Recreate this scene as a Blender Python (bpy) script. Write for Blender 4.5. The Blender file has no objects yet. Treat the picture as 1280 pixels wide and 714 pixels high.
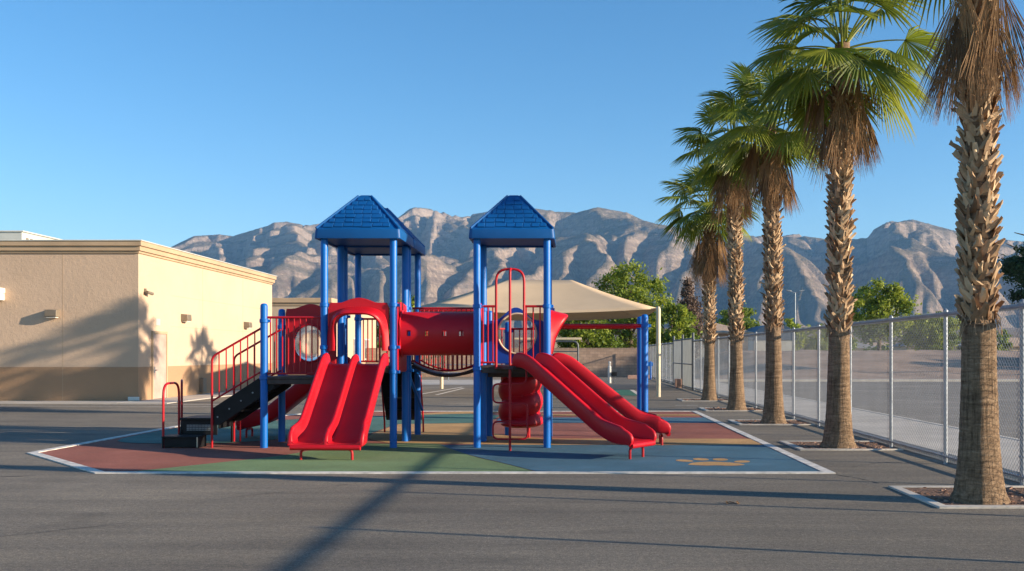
import bpy, math, random
import numpy as np
from mathutils import Vector, Matrix, Quaternion

random.seed(7)
R = math.radians
S = bpy.context.scene
COL = S.collection

# ------------------------------------------------------------------ helpers
def worigin(o):
    v = Vector((0, 0, 0))
    while o is not None:
        v += o.location
        o = o.parent
    return v

def tag(o, label=None, cat=None, group=None, kind=None):
    if label: o['label'] = label
    if cat: o['category'] = cat
    if group: o['group'] = group
    if kind: o['kind'] = kind
    return o

def empty(name, loc, label, cat, group=None):
    o = bpy.data.objects.new(name, None)
    o.empty_display_size = 0.2
    o.location = loc
    COL.objects.link(o)
    return tag(o, label, cat, group)

class MB:
    """collects shapes in world coordinates, links them as ONE mesh object"""
    def __init__(s):
        s.v = []; s.f = []; s.c = []; s.hascol = False
    def add(s, vs, fs, col=None):
        b = len(s.v)
        s.v.extend([tuple(p) for p in vs])
        s.f.extend([tuple(i + b for i in f) for f in fs])
        if col is not None: s.hascol = True
        s.c.extend([col if col is not None else (0.5, 0.5, 0.5)] * len(vs))
    def box(s, x0, x1, y0, y1, z0, z1, col=None):
        s.add([(x0,y0,z0),(x1,y0,z0),(x1,y1,z0),(x0,y1,z0),(x0,y0,z1),(x1,y0,z1),(x1,y1,z1),(x0,y1,z1)],
              [(0,3,2,1),(4,5,6,7),(0,1,5,4),(1,2,6,5),(2,3,7,6),(3,0,4,7)], col)
    def tube(s, pts, r, n=8, cap=True, closed=False, col=None):
        P = [Vector(p) for p in pts]
        m = len(P)
        rr = r if isinstance(r, (list, tuple)) else [r] * m
        T = []
        for i in range(m):
            if closed: t = P[(i+1) % m] - P[i-1]
            else: t = P[min(i+1, m-1)] - P[max(i-1, 0)]
            T.append(t.normalized() if t.length > 1e-9 else Vector((0,0,1)))
        up = Vector((0,0,1)) if abs(T[0].z) < 0.9 else Vector((1,0,0))
        u = (up - T[0]*up.dot(T[0])).normalized()
        vs = []
        for i in range(m):
            if i:
                u = u - T[i]*u.dot(T[i])
                u = u.normalized() if u.length > 1e-6 else T[i].orthogonal().normalized()
            w = T[i].cross(u)
            for k in range(n):
                a = 2*math.pi*k/n
                vs.append(P[i] + (u*math.cos(a) + w*math.sin(a))*rr[i])
        fs = []
        for i in range(m if closed else m-1):
            j = (i+1) % m
            for k in range(n):
                k2 = (k+1) % n
                fs.append((i*n+k, i*n+k2, j*n+k2, j*n+k))
        if cap and not closed:
            fs.append(tuple(range(n-1, -1, -1)))
            fs.append(tuple((m-1)*n+k for k in range(n)))
        s.add(vs, fs, col)
    def loft(s, secs, cap=True, closed=True, col=None):
        n = len(secs[0]); vs = [p for q in secs for p in q]; fs = []
        for i in range(len(secs)-1):
            for k in range(n if closed else n-1):
                k2 = (k+1) % n
                fs.append((i*n+k, i*n+k2, (i+1)*n+k2, (i+1)*n+k))
        if cap and closed:
            fs.append(tuple(range(n-1, -1, -1)))
            fs.append(tuple((len(secs)-1)*n+k for k in range(n)))
        s.add(vs, fs, col)
    def lathe(s, prof, cx, cy, n=16, col=None):
        secs = [[(cx+r*math.cos(2*math.pi*k/n), cy+r*math.sin(2*math.pi*k/n), z) for k in range(n)] for r, z in prof]
        s.loft(secs, True, True, col)
    def prism(s, poly, f, t0, t1, col=None):
        """poly 2d -> f(u,v,t) world"""
        n = len(poly)
        vs = [f(u, v, t0) for u, v in poly] + [f(u, v, t1) for u, v in poly]
        fs = [tuple(range(n-1, -1, -1)), tuple(range(n, 2*n))]
        for k in range(n):
            k2 = (k+1) % n
            fs.append((k, k2, n+k2, n+k))
        s.add(vs, fs, col)
    def ring(s, outer, inner, f, t0, t1, closed=True, col=None):
        n = len(outer)
        vs = [f(u,v,t0) for u,v in outer] + [f(u,v,t0) for u,v in inner] + [f(u,v,t1) for u,v in outer] + [f(u,v,t1) for u,v in inner]
        fs = []
        for k in range(n if closed else n-1):
            j = (k+1) % n
            fs += [(k,n+k,n+j,j),(2*n+k,2*n+j,3*n+j,3*n+k),(k,j,2*n+j,2*n+k),(n+k,3*n+k,3*n+j,n+j)]
        if not closed:
            fs += [(0,2*n,3*n,n),(n-1,2*n-1,4*n-1,3*n-1)]
        s.add(vs, fs, col)
    def build(s, name, mat, parent=None, sharp=35, bevel=0, segs=2):
        me = bpy.data.meshes.new(name)
        o0 = worigin(parent) if parent else Vector((0,0,0))
        V = np.array(s.v, dtype=float) - np.array(o0)
        me.from_pydata(V.tolist(), [], s.f)
        me.update()
        if sharp:
            me.polygons.foreach_set('use_smooth', [True]*len(me.polygons))
            me.set_sharp_from_angle(angle=R(sharp))
        if s.hascol:
            a = me.color_attributes.new('tint', 'FLOAT_COLOR', 'POINT')
            arr = np.ones((len(s.v), 4)); arr[:, :3] = np.array(s.c)
            a.data.foreach_set('color', arr.ravel())
        me.materials.append(mat)
        o = bpy.data.objects.new(name, me)
        COL.objects.link(o)
        if parent: o.parent = parent
        if bevel:
            b = o.modifiers.new('bevel', 'BEVEL'); b.width = bevel; b.segments = segs; b.limit_method = 'ANGLE'; b.angle_limit = R(40)
        return o

def cr(pts, n=8):
    """Catmull-Rom through points"""
    P = [Vector(p) for p in pts]; out = []
    for i in range(len(P)-1):
        a = P[max(i-1,0)]; b = P[i]; c = P[i+1]; d = P[min(i+2,len(P)-1)]
        for k in range(n):
            t = k/n
            out.append(0.5*((2*b)+(c-a)*t+(2*a-5*b+4*c-d)*t*t+(3*b-a-3*c+d)*t**3))
    out.append(P[-1]); return out

def fillet(pts, r, n=5):
    P = [Vector(p) for p in pts]; out = [P[0]]
    for i in range(1, len(P)-1):
        a, b, c = P[i-1], P[i], P[i+1]
        d1 = (a-b); d2 = (c-b)
        q = min(r, d1.length*0.49, d2.length*0.49)
        p1 = b + d1.normalized()*q; p2 = b + d2.normalized()*q
        for k in range(n+1):
            t = k/n
            out.append(p1*(1-t)**2 + b*2*t*(1-t) + p2*t*t)
    out.append(P[-1]); return out

# ------------------------------------------------------------------ materials
def newmat(name):
    m = bpy.data.materials.new(name); m.use_nodes = True
    nt = m.node_tree; b = nt.nodes['Principled BSDF']
    return m, nt, b
def N(nt, t, **kw):
    n = nt.nodes.new(t)
    for k, v in kw.items():
        if k.startswith('i_'): n.inputs[k[2:].replace('_', ' ')].default_value = v
        else: setattr(n, k, v)
    return n
def L(nt, a, b): nt.links.new(a, b)
def ramp(nt, fac, stops):
    r = nt.nodes.new('ShaderNodeValToRGB'); e = r.color_ramp.elements
    while len(e) > 1: e.remove(e[-1])
    e[0].position = stops[0][0]; e[0].color = (*stops[0][1], 1)
    for p, c in stops[1:]:
        q = e.new(p); q.color = (*c, 1)
    L(nt, fac, r.inputs[0]); return r.outputs[0]
def coords(nt): return nt.nodes.new('ShaderNodeTexCoord').outputs['Object']
def wpos(nt): return nt.nodes.new('ShaderNodeNewGeometry').outputs['Position']
def noise(nt, vec, scale, detail=4, rough=0.55, out='Fac'):
    n = N(nt, 'ShaderNodeTexNoise'); n.inputs['Scale'].default_value = scale; n.inputs['Detail'].default_value = detail
    n.inputs['Roughness'].default_value = rough; L(nt, vec, n.inputs['Vector']); return n.outputs[out]
def mixc(nt, fac, a, b, mode='MIX'):
    m = N(nt, 'ShaderNodeMix', data_type='RGBA', blend_type=mode)
    for s, v in ((m.inputs[0], fac), (m.inputs[6], a), (m.inputs[7], b)):
        if isinstance(v, (int, float)): s.default_value = v
        elif isinstance(v, tuple): s.default_value = (*v, 1)
        else: L(nt, v, s)
    return m.outputs[2]
def math_(nt, op, a, b=0.0):
    m = N(nt, 'ShaderNodeMath', operation=op)
    for s, v in ((m.inputs[0], a), (m.inputs[1], b)):
        if isinstance(v, (int, float)): s.default_value = v
        else: L(nt, v, s)
    return m.outputs[0]
def bump(nt, b, h, strength=0.3, dist=0.01):
    n = N(nt, 'ShaderNodeBump'); n.inputs['Strength'].default_value = strength; n.inputs['Distance'].default_value = dist
    L(nt, h, n.inputs['Height']); L(nt, n.outputs[0], b.inputs['Normal'])

def mat_plain(name, col, rough=0.6, var=0.12, scale=3.0, metal=0.0, bscale=0, bstr=0.2, bdist=0.005, spec=0.5, coat=0):
    m, nt, b = newmat(name)
    v = wpos(nt)
    f = noise(nt, v, scale, 5)
    lo = tuple(max(0, c*(1-var*1.6)) for c in col); hi = tuple(min(1, c*(1+var*1.4)) for c in col)
    L(nt, ramp(nt, f, [(0.3, lo), (0.5, col), (0.72, hi)]), b.inputs['Base Color'])
    b.inputs['Roughness'].default_value = rough; b.inputs['Metallic'].default_value = metal
    b.inputs['Specular IOR Level'].default_value = spec
    if coat: b.inputs['Coat Weight'].default_value = coat
    if bscale: bump(nt, b, noise(nt, v, bscale, 6), bstr, bdist)
    return m

def mat_plastic(name, col, rough=0.34):
    """sun-worn moulded plastic / powder coat: faint fade, scuffs, dust"""
    m, nt, b = newmat(name)
    v = wpos(nt)
    f = noise(nt, v, 1.7, 5)
    c1 = ramp(nt, f, [(0.3, tuple(c*0.86 for c in col)), (0.55, col), (0.8, tuple(min(1, c*1.1+0.012) for c in col))])
    g = noise(nt, v, 22, 6, 0.7)
    d = ramp(nt, g, [(0.60, (0,0,0)), (0.75, (0.10,0.10,0.10))])
    L(nt, mixc(nt, d, c1, tuple(0.75*c+0.06 for c in col)), b.inputs['Base Color'])
    rr = N(nt, 'ShaderNodeMapRange'); rr.inputs[3].default_value = rough-0.06; rr.inputs[4].default_value = rough+0.2
    L(nt, g, rr.inputs[0]); L(nt, rr.outputs[0], b.inputs['Roughness'])
    b.inputs['Specular IOR Level'].default_value = 0.36
    bump(nt, b, noise(nt, v, 160, 3), 0.06, 0.002)
    return m

def mat_tint(name, a, bcol, rough=0.7, trans=0.0, spec=0.3, nscale=0):
    """colour between a and bcol by the mesh's own 'tint' value (red channel)"""
    m, nt, b = newmat(name)
    at = N(nt, 'ShaderNodeAttribute', attribute_name='tint')
    sp = N(nt, 'ShaderNodeSeparateColor'); L(nt, at.outputs['Color'], sp.inputs[0])
    fac = sp.outputs[0]
    if nscale:
        fac = math_(nt, 'ADD', fac, math_(nt, 'MULTIPLY', math_(nt, 'SUBTRACT', noise(nt, wpos(nt), nscale, 4), 0.5), 0.9))
    c = mixc(nt, fac, a, bcol)
    # green channel = dryness towards the tips
    c = mixc(nt, sp.outputs[1], c, (0.30, 0.20, 0.07))
    L(nt, c, b.inputs['Base Color'])
    b.inputs['Roughness'].default_value = rough; b.inputs['Specular IOR Level'].default_value = spec
    if trans:
        t = N(nt, 'ShaderNodeBsdfTranslucent'); L(nt, mixc(nt, 0.5, c, (0.5,0.6,0.1), 'MULTIPLY'), t.inputs[0])
        hs = N(nt, 'ShaderNodeHueSaturation'); hs.inputs['Value'].default_value = 1.5; L(nt, c, hs.inputs['Color']); L(nt, hs.outputs[0], t.inputs[0])
        mx = N(nt, 'ShaderNodeMixShader'); mx.inputs[0].default_value = trans
        L(nt, b.outputs[0], mx.inputs[1]); L(nt, t.outputs[0], mx.inputs[2])
        L(nt, mx.outputs[0], nt.nodes['Material Output'].inputs[0])
    return m

def mat_asphalt(name, col, warm=0.0):
    m, nt, b = newmat(name)
    v = wpos(nt)
    big = noise(nt, v, 0.22, 5, 0.6)
    mp = N(nt, 'ShaderNodeMapping'); mp.inputs['Scale'].default_value = (0.25, 2.2, 1); L(nt, v, mp.inputs[0])
    streak = noise(nt, mp.outputs[0], 1.1, 5, 0.65)
    fine = noise(nt, v, 70, 3, 0.8)
    c = ramp(nt, big, [(0.3, tuple(x*0.70 for x in col)), (0.46, tuple(x*0.92 for x in col)), (0.56, col), (0.68, tuple(x*1.3 for x in col))])
    c = mixc(nt, 0.75, c, ramp(nt, streak, [(0.3, (0.72,0.72,0.73)), (0.5, (1,1,1)), (0.68, (1.25,1.23,1.18))]), 'MULTIPLY')
    c = mixc(nt, 0.9, c, ramp(nt, fine, [(0.3, (0.45,0.45,0.45)), (0.52, (1,1,1)), (0.68, (1.8,1.75,1.65))]), 'MULTIPLY')
    grit = noise(nt, v, 19, 5, 0.9)
    c = mixc(nt, 0.9, c, ramp(nt, grit, [(0.34, (0.6,0.6,0.61)), (0.5, (1,1,1)), (0.64, (1.5,1.46,1.4))]), 'MULTIPLY')
    # oil and tyre stains
    st = noise(nt, v, 0.9, 3, 0.5)
    c = mixc(nt, ramp(nt, st, [(0.62,(0,0,0)),(0.72,(0.35,0.35,0.35))]), c, tuple(x*0.45 for x in col))
    L(nt, c, b.inputs['Base Color'])
    b.inputs['Roughness'].default_value = 0.85; b.inputs['Specular IOR Level'].default_value = 0.35
    bump(nt, b, fine, 0.55, 0.008)
    return m

def mat_rubber(name, col):
    m, nt, b = newmat(name)
    v = wpos(nt)
    fine = noise(nt, v, 120, 2, 0.8); big = noise(nt, v, 0.8, 5, 0.6)
    c = ramp(nt, big, [(0.3, tuple(x*0.78 for x in col)), (0.55, col), (0.75, tuple(x*1.2+0.01 for x in col))])
    c = mixc(nt, 0.8, c, ramp(nt, fine, [(0.3,(0.5,0.5,0.5)),(0.5,(1,1,1)),(0.66,(1.7,1.7,1.7))]), 'MULTIPLY')
    c = mixc(nt, ramp(nt, noise(nt, v, 2.6, 5, 0.7), [(0.55,(0,0,0)),(0.75,(0.3,0.3,0.3))]), c, (0.16,0.14,0.12))
    L(nt, c, b.inputs['Base Color']); b.inputs['Roughness'].default_value = 0.9; b.inputs['Specular IOR Level'].default_value = 0.2
    bump(nt, b, fine, 0.5, 0.006)
    return m

def mat_stucco(name, col, band=None, zb=1.17):
    m, nt, b = newmat(name)
    v = wpos(nt)
    f = noise(nt, v, 0.6, 6, 0.6)
    def shade(c): return ramp(nt, f, [(0.3, tuple(x*0.93 for x in c)), (0.55, c), (0.75, tuple(min(1,x*1.05) for x in c))])
    c = shade(col)
    if band:
        sp = N(nt, 'ShaderNodeSeparateXYZ'); L(nt, v, sp.inputs[0])
        c = mixc(nt, math_(nt, 'LESS_THAN', sp.outputs[2], zb), c, shade(band))
    # rain streaks below the cornice
    mp = N(nt, 'ShaderNodeMapping'); mp.inputs['Scale'].default_value = (3.0, 3.0, 0.25); L(nt, v, mp.inputs[0])
    s = noise(nt, mp.outputs[0], 1.0, 5, 0.7)
    c = mixc(nt, ramp(nt, s, [(0.6,(0,0,0)),(0.8,(0.25,0.25,0.25))]), c, tuple(x*0.75 for x in col))
    L(nt, c, b.inputs['Base Color']); b.inputs['Roughness'].default_value = 0.9; b.inputs['Specular IOR Level'].default_value = 0.2
    h = math_(nt, 'ADD', noise(nt, v, 9, 8, 0.7), math_(nt, 'MULTIPLY', noise(nt, v, 60, 3, 0.7), 0.25))
    bump(nt, b, h, 0.55, 0.03)
    return m

def mat_block(name, col, mort, sx=0.4, sz=0.2, axis='X'):
    m, nt, b = newmat(name)
    v = wpos(nt)
    sp = N(nt, 'ShaderNodeSeparateXYZ'); L(nt, v, sp.inputs[0])
    cb = N(nt, 'ShaderNodeCombineXYZ'); L(nt, sp.outputs[0 if axis == 'X' else 1], cb.inputs[0]); L(nt, sp.outputs[2], cb.inputs[1])
    br = N(nt, 'ShaderNodeTexBrick'); L(nt, cb.outputs[0], br.inputs[0])
    br.inputs['Scale'].default_value = 1; br.inputs['Brick Width'].default_value = sx; br.inputs['Row Height'].default_value = sz
    br.inputs['Mortar Size'].default_value = 0.012
    br.inputs['Color1'].default_value = (*col,1); br.inputs['Color2'].default_value = (*[x*0.8 for x in col],1); br.inputs['Mortar'].default_value = (*mort,1)
    c = mixc(nt, 0.8, br.outputs[0], ramp(nt, noise(nt, v, 2.5, 6, 0.7), [(0.3,(0.7,0.7,0.7)),(0.7,(1.2,1.2,1.2))]), 'MULTIPLY')
    L(nt, c, b.inputs['Base Color']); b.inputs['Roughness'].default_value = 0.9
    bump(nt, b, noise(nt, v, 25, 5, 0.7), 0.4, 0.02)
    return m

M = {}
M['red'] = mat_plastic('red moulded plastic', (0.52, 0.006, 0.016), 0.36)
M['redp'] = mat_plastic('red powder coat', (0.44, 0.006, 0.014), 0.33)
M['blue'] = mat_plastic('blue powder coat', (0.001, 0.135, 0.50), 0.36)
M['blueroof'] = mat_plastic('blue moulded roof', (0.001, 0.085, 0.29), 0.42)
M['bluedark'] = mat_plastic('blue panel', (0.004, 0.055, 0.36), 0.38)
M['black'] = mat_plain('black coated steel', (0.008, 0.008, 0.009), 0.55, 0.3, 6, bscale=60, spec=0.3)
M['brown'] = mat_plain('brown coated deck', (0.055, 0.035, 0.03), 0.6, 0.3, 6, bscale=60)
M['galv'] = mat_plain('galvanised steel', (0.30, 0.325, 0.355), 0.45, 0.12, 8, metal=0.6, bscale=90, bstr=0.1)
M['wire'] = mat_plain('galvanised wire', (0.28, 0.30, 0.32), 0.5, 0.1, 2, metal=0.7)
M['darkmetal'] = mat_plain('dark gate metal', (0.07, 0.085, 0.10), 0.5, 0.2, 6)
M['asphalt'] = mat_asphalt('yard asphalt', (0.182, 0.156, 0.122))
M['road'] = mat_asphalt('road asphalt', (0.19, 0.17, 0.145))
M['concrete'] = mat_plain('concrete', (0.52, 0.47, 0.40), 0.85, 0.16, 1.4, bscale=40, bstr=0.3)
M['walk'] = mat_plain('sidewalk concrete', (0.44, 0.40, 0.35), 0.85, 0.12, 0.9, bscale=40, bstr=0.3)
M['white'] = mat_plain('worn white line paint', (0.62, 0.58, 0.52), 0.8, 0.22, 6, bscale=60)
M['r_red'] = mat_rubber('red brown rubber', (0.29, 0.105, 0.075))
M['r_green'] = mat_rubber('green rubber', (0.155, 0.23, 0.11))
M['r_teal'] = mat_rubber('teal rubber', (0.075, 0.165, 0.14))
M['r_blue'] = mat_rubber('blue rubber', (0.066, 0.148, 0.205))
M['r_tan'] = mat_rubber('tan rubber', (0.46, 0.27, 0.115))
M['court'] = mat_rubber('green court paint', (0.05, 0.17, 0.13))
M['dirt'] = mat_plain('dirt and wood mulch', (0.17, 0.095, 0.06), 0.95, 0.5, 14, bscale=30, bstr=0.9, bdist=0.04)
M['desert'] = mat_plain('desert ground', (0.27, 0.21, 0.155), 0.95, 0.25, 0.02, bscale=0.5, bstr=0.5, bdist=0.2)
M['bank'] = mat_plain('gravel bank', (0.30, 0.21, 0.155), 0.95, 0.22, 0.5, bscale=9, bstr=0.7, bdist=0.06)
M['stucco'] = mat_stucco('tan stucco', (0.60, 0.43, 0.30), (0.41, 0.25, 0.145))
M['stucco2'] = mat_stucco('beige stucco', (0.55, 0.42, 0.29), None)
M['cornice'] = mat_plain('cornice paint', (0.47, 0.33, 0.205), 0.8, 0.08, 1.2, bscale=40, bstr=0.2)
M['hvac'] = mat_plain('grey painted sheet metal', (0.50, 0.50, 0.45), 0.5, 0.06, 2)
M['fixture'] = mat_plain('bronze wall lamp', (0.20, 0.16, 0.115), 0.5, 0.1, 4)
M['door'] = mat_plain('mauve brown door', (0.45, 0.33, 0.27), 0.6, 0.12, 3)
M['offwhite'] = mat_plain('off white paint', (0.72, 0.68, 0.60), 0.6, 0.06, 3)
M['sail'] = mat_plain('tan shade fabric', (0.60, 0.44, 0.275), 0.85, 0.05, 0.7, bscale=120, bstr=0.15)
M['tanpost'] = mat_plain('tan post paint', (0.62, 0.52, 0.36), 0.5, 0.06, 3)
M['block'] = mat_block('brown block wall', (0.44, 0.30, 0.215), (0.27, 0.2, 0.15))
M['pinkcurb'] = mat_plain('pink kerb stone', (0.50, 0.30, 0.22), 0.85, 0.12, 3, bscale=30)
M['tileroof'] = mat_plain('tan roof tiles', (0.42, 0.30, 0.21), 0.85, 0.15, 3, bscale=6, bstr=0.6, bdist=0.08)
M['greyroof'] = mat_plain('grey shingles', (0.24, 0.23, 0.225), 0.85, 0.15, 3, bscale=8, bstr=0.6, bdist=0.05)
M['navy'] = mat_plain('navy roof metal', (0.03, 0.07, 0.13), 0.5, 0.1, 1)
M['bark_tan'] = mat_tint('palm leaf boots', (0.20, 0.105, 0.05), (0.64, 0.46, 0.28), 0.8, nscale=9)
M['dead'] = mat_tint('dead palm fronds', (0.10, 0.054, 0.026), (0.36, 0.215, 0.105), 0.85, trans=0.15, nscale=7)
M['frond'] = mat_tint('palm fronds', (0.065, 0.11, 0.012), (0.27, 0.30, 0.03), 0.45, trans=0.38, spec=0.5)
M['leaf'] = mat_tint('tree leaves', (0.085, 0.14, 0.015), (0.33, 0.37, 0.04), 0.55, trans=0.3)
M['leafdark'] = mat_tint('pine needles', (0.012, 0.035, 0.012), (0.045, 0.085, 0.03), 0.6, trans=0.15)
M['twig'] = mat_tint('dry twigs', (0.10, 0.068, 0.052), (0.21, 0.145, 0.11), 0.85, trans=0.1)
M['wood'] = mat_plain('tree bark', (0.13, 0.09, 0.065), 0.9, 0.3, 6, bscale=20, bstr=0.8, bdist=0.03)

def mat_trunk():
    m, nt, b = newmat('palm trunk bark')
    v = coords(nt)
    mp = N(nt, 'ShaderNodeMapping'); mp.inputs['Scale'].default_value = (1.2, 1.2, 9); L(nt, v, mp.inputs[0])
    rings = noise(nt, mp.outputs[0], 3.2, 6, 0.7)
    mp2 = N(nt, 'ShaderNodeMapping'); mp2.inputs['Scale'].default_value = (22, 22, 2.0); L(nt, v, mp2.inputs[0])
    crack = noise(nt, mp2.outputs[0], 1.6, 5, 0.7)
    c = ramp(nt, rings, [(0.3, (0.12, 0.076, 0.047)), (0.5, (0.25, 0.165, 0.10)), (0.7, (0.35, 0.245, 0.155))])
    c = mixc(nt, 0.85, c, ramp(nt, crack, [(0.32, (0.35,0.33,0.30)), (0.52, (1,1,1)), (0.7, (1.15,1.12,1.1))]), 'MULTIPLY')
    c = mixc(nt, 0.5, c, ramp(nt, noise(nt, v, 40, 3, 0.8), [(0.3,(0.5,0.5,0.5)),(0.65,(1.4,1.4,1.4))]), 'MULTIPLY')
    L(nt, c, b.inputs['Base Color']); b.inputs['Roughness'].default_value = 0.92; b.inputs['Specular IOR Level'].default_value = 0.2
    bump(nt, b, math_(nt, 'ADD', rings, crack), 0.9, 0.03)
    return m
M['trunk'] = mat_trunk()

def mat_mountain():
    m, nt, b = newmat('mountain rock')
    g = N(nt, 'ShaderNodeNewGeometry'); v = g.outputs['Position']
    sn = N(nt, 'ShaderNodeSeparateXYZ'); L(nt, g.outputs['True Normal'], sn.inputs[0])
    sp = N(nt, 'ShaderNodeSeparateXYZ'); L(nt, v, sp.inputs[0])
    n1 = noise(nt, v, 0.008, 8, 0.65); n2 = noise(nt, v, 0.05, 6, 0.7)
    at = N(nt, 'ShaderNodeAttribute', attribute_name='tint')
    sc = N(nt, 'ShaderNodeSeparateColor'); L(nt, at.outputs['Color'], sc.inputs[0])
    soil = ramp(nt, n1, [(0.3, (0.17, 0.13, 0.09)), (0.5, (0.26, 0.20, 0.14)), (0.7, (0.34, 0.265, 0.19))])
    scrub = ramp(nt, n2, [(0.40, (1, 1, 1)), (0.60, (0.55, 0.56, 0.46))])
    soil = mixc(nt, 0.8, soil, scrub, 'MULTIPLY')
    rock = ramp(nt, n2, [(0.3, (0.17, 0.122, 0.088)), (0.5, (0.30, 0.222, 0.16)), (0.7, (0.46, 0.36, 0.28))])
    ms = N(nt, 'ShaderNodeMapping'); ms.inputs['Scale'].default_value = (0.0025, 0.0025, 0.045); L(nt, v, ms.inputs[0])
    strata = noise(nt, ms.outputs[0], 1.0, 6, 0.7)
    rock = mixc(nt, 0.8, rock, ramp(nt, strata, [(0.36, (0.55,0.52,0.5)), (0.5, (1,1,1)), (0.62, (1.3,1.27,1.22))]), 'MULTIPLY')
    spk = noise(nt, v, 0.13, 4, 0.8)
    soil = mixc(nt, 0.75, soil, ramp(nt, spk, [(0.42, (0.45,0.48,0.38)), (0.55, (1.05,1.05,1.05))]), 'MULTIPLY')
    hz_ = N(nt, 'ShaderNodeMapRange'); hz_.inputs[1].default_value = 360; hz_.inputs[2].default_value = 560; L(nt, sp.outputs[2], hz_.inputs[0])
    rock = mixc(nt, math_(nt, 'MULTIPLY', hz_.outputs[0], 0.3), rock, mixc(nt, strata, (0.30, 0.23, 0.18), (0.66, 0.54, 0.44)))
    st = N(nt, 'ShaderNodeMapRange'); st.inputs[1].default_value = 0.82; st.inputs[2].default_value = 0.62
    L(nt, math_(nt, 'ADD', sn.outputs[2], math_(nt, 'MULTIPLY', math_(nt, 'SUBTRACT', n1, 0.5), 0.35)), st.inputs[0])
    c = mixc(nt, st.outputs[0], soil, rock)
    fan = mixc(nt, n2, (0.26, 0.20, 0.155), (0.36, 0.285, 0.225))
    c = mixc(nt, sc.outputs[0], c, fan)
    L(nt, c, b.inputs['Base Color']); b.inputs['Roughness'].default_value = 1.0; b.inputs['Specular IOR Level'].default_value = 0.0
    mp = N(nt, 'ShaderNodeMapping'); mp.inputs['Scale'].default_value = (1.0, 1.0, 0.35); L(nt, v, mp.inputs[0])
    hgt = math_(nt, 'ADD', math_(nt, 'MULTIPLY', noise(nt, mp.outputs[0], 0.012, 10, 0.72), 1.4), math_(nt, 'MULTIPLY', noise(nt, mp.outputs[0], 0.07, 6, 0.75), 0.35))
    bump(nt, b, hgt, 0.9, 24)
    return m
M['mountain'] = mat_mountain()

def mat_glass(name):
    m, nt, b = newmat(name)
    b.inputs['Base Color'].default_value = (0.85, 0.86, 0.84, 1); b.inputs['Transmission Weight'].default_value = 0.75
    b.inputs['Roughness'].default_value = 0.22; b.inputs['IOR'].default_value = 1.2
    return m
M['bubble'] = mat_glass('scuffed clear plastic')
# ------------------------------------------------------------------ camera, sun, sky
F = 1200.0   # focal length in photo pixels (photo 1280 wide); eye at 1.6 m, looking along +Y
cam = bpy.data.cameras.new('camera'); co = bpy.data.objects.new('camera', cam); COL.objects.link(co)
co.location = (0, 0, 1.6); co.rotation_euler = (R(90), 0, 0)
cam.sensor_width = 36; cam.lens = 36*F/1280
cam.shift_x = -(712-640)/1280; cam.shift_y = (443-357)/1280
cam.clip_start = 0.1; cam.clip_end = 40000
S.camera = co

SUN_AZ, SUN_EL = 14.5, 15.6    # degrees from +X towards the camera / above the horizon
sd = Vector((math.cos(R(SUN_EL))*math.cos(R(SUN_AZ)), -math.cos(R(SUN_EL))*math.sin(R(SUN_AZ)), math.sin(R(SUN_EL))))
sl = bpy.data.lights.new('sun', 'SUN'); so = bpy.data.objects.new('sun', sl); COL.objects.link(so)
sl.energy = 5.0; sl.angle = R(0.6); sl.color = (1.0, 0.84, 0.64)
so.location = sd*60; so.rotation_euler = (-sd).to_track_quat('-Z', 'Y').to_euler()

w = bpy.data.worlds.new('World'); S.world = w; w.use_nodes = True
nt = w.node_tree; bg = nt.nodes['Background']
sky = nt.nodes.new('ShaderNodeTexSky'); sky.sky_type = 'NISHITA'; sky.sun_disc = False
sky.sun_elevation = R(SUN_EL); sky.sun_rotation = R(90+SUN_AZ)
sky.air_density = 1.0; sky.dust_density = 0.25; sky.ozone_density = 2.6; sky.altitude = 600
hs = nt.nodes.new('ShaderNodeHueSaturation'); hs.inputs['Saturation'].default_value = 1.27
nt.links.new(sky.outputs[0], hs.inputs['Color']); nt.links.new(hs.outputs[0], bg.inputs[0]); bg.inputs[1].default_value = 0.107
S.view_settings.view_transform = 'Standard'; S.view_settings.look = 'None'
S.view_settings.exposure = 0.95; S.view_settings.gamma = 1
S.cycles.max_bounces = 8; S.cycles.transparent_max_bounces = 8; S.cycles.volume_bounces = 1
S.cycles.use_denoising = True

# ------------------------------------------------------------------ the ground
def flat(name, pts, z, mat, kind='structure'):
    mb = MB(); mb.add([(x, y, z) for x, y in pts], [tuple(range(len(pts)))])
    o = mb.build(name, mat, None, sharp=0)
    if kind: o['kind'] = kind
    return o
def G(x, y):
    Y = 1.6*F/(y-443.0); return ((x-712)*Y/F, Y)
def rect(x0, x1, y0, y1): return [(x0,y0),(x1,y0),(x1,y1),(x0,y1)]

flat('ground', rect(-6000, 6000, -200, 9000), -0.03, M['desert'])
flat('yard_pavement', rect(-75, 5.62, -25, 67.9), 0.0, M['asphalt'])
flat('road', rect(7.95, 140, -60, 56.5), -0.006, M['road'])
# sidewalk beyond the fence with a real kerb step
mb = MB()
y = -25.0
while y < 56:
    mb.box(5.72, 7.8, y+0.006, y+1.994, -0.05, 0.10); y += 2.0
o = mb.build('sidewalk', M['walk'], None, bevel=0.008); o['kind'] = 'structure'
mb = MB(); mb.box(7.804, 7.96, -25, 56, -0.05, 0.11)
o = mb.build('kerb', M['concrete'], None, bevel=0.02); o['kind'] = 'structure'
mb = MB(); mb.box(5.625, 5.715, -25, 66, -0.05, 0.06)
o = mb.build('fence_footing', M['concrete'], None, bevel=0.01); o['kind'] = 'structure'
mb = MB(); mb.box(8.2, 140, 56.52, 56.72, -0.05, 0.13)
o = mb.build('far_kerb', M['concrete'], None, bevel=0.02); o['kind'] = 'structure'
flat('far_walk', rect(8.2, 140, 56.74, 58.4), 0.1, M['walk'])

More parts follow.
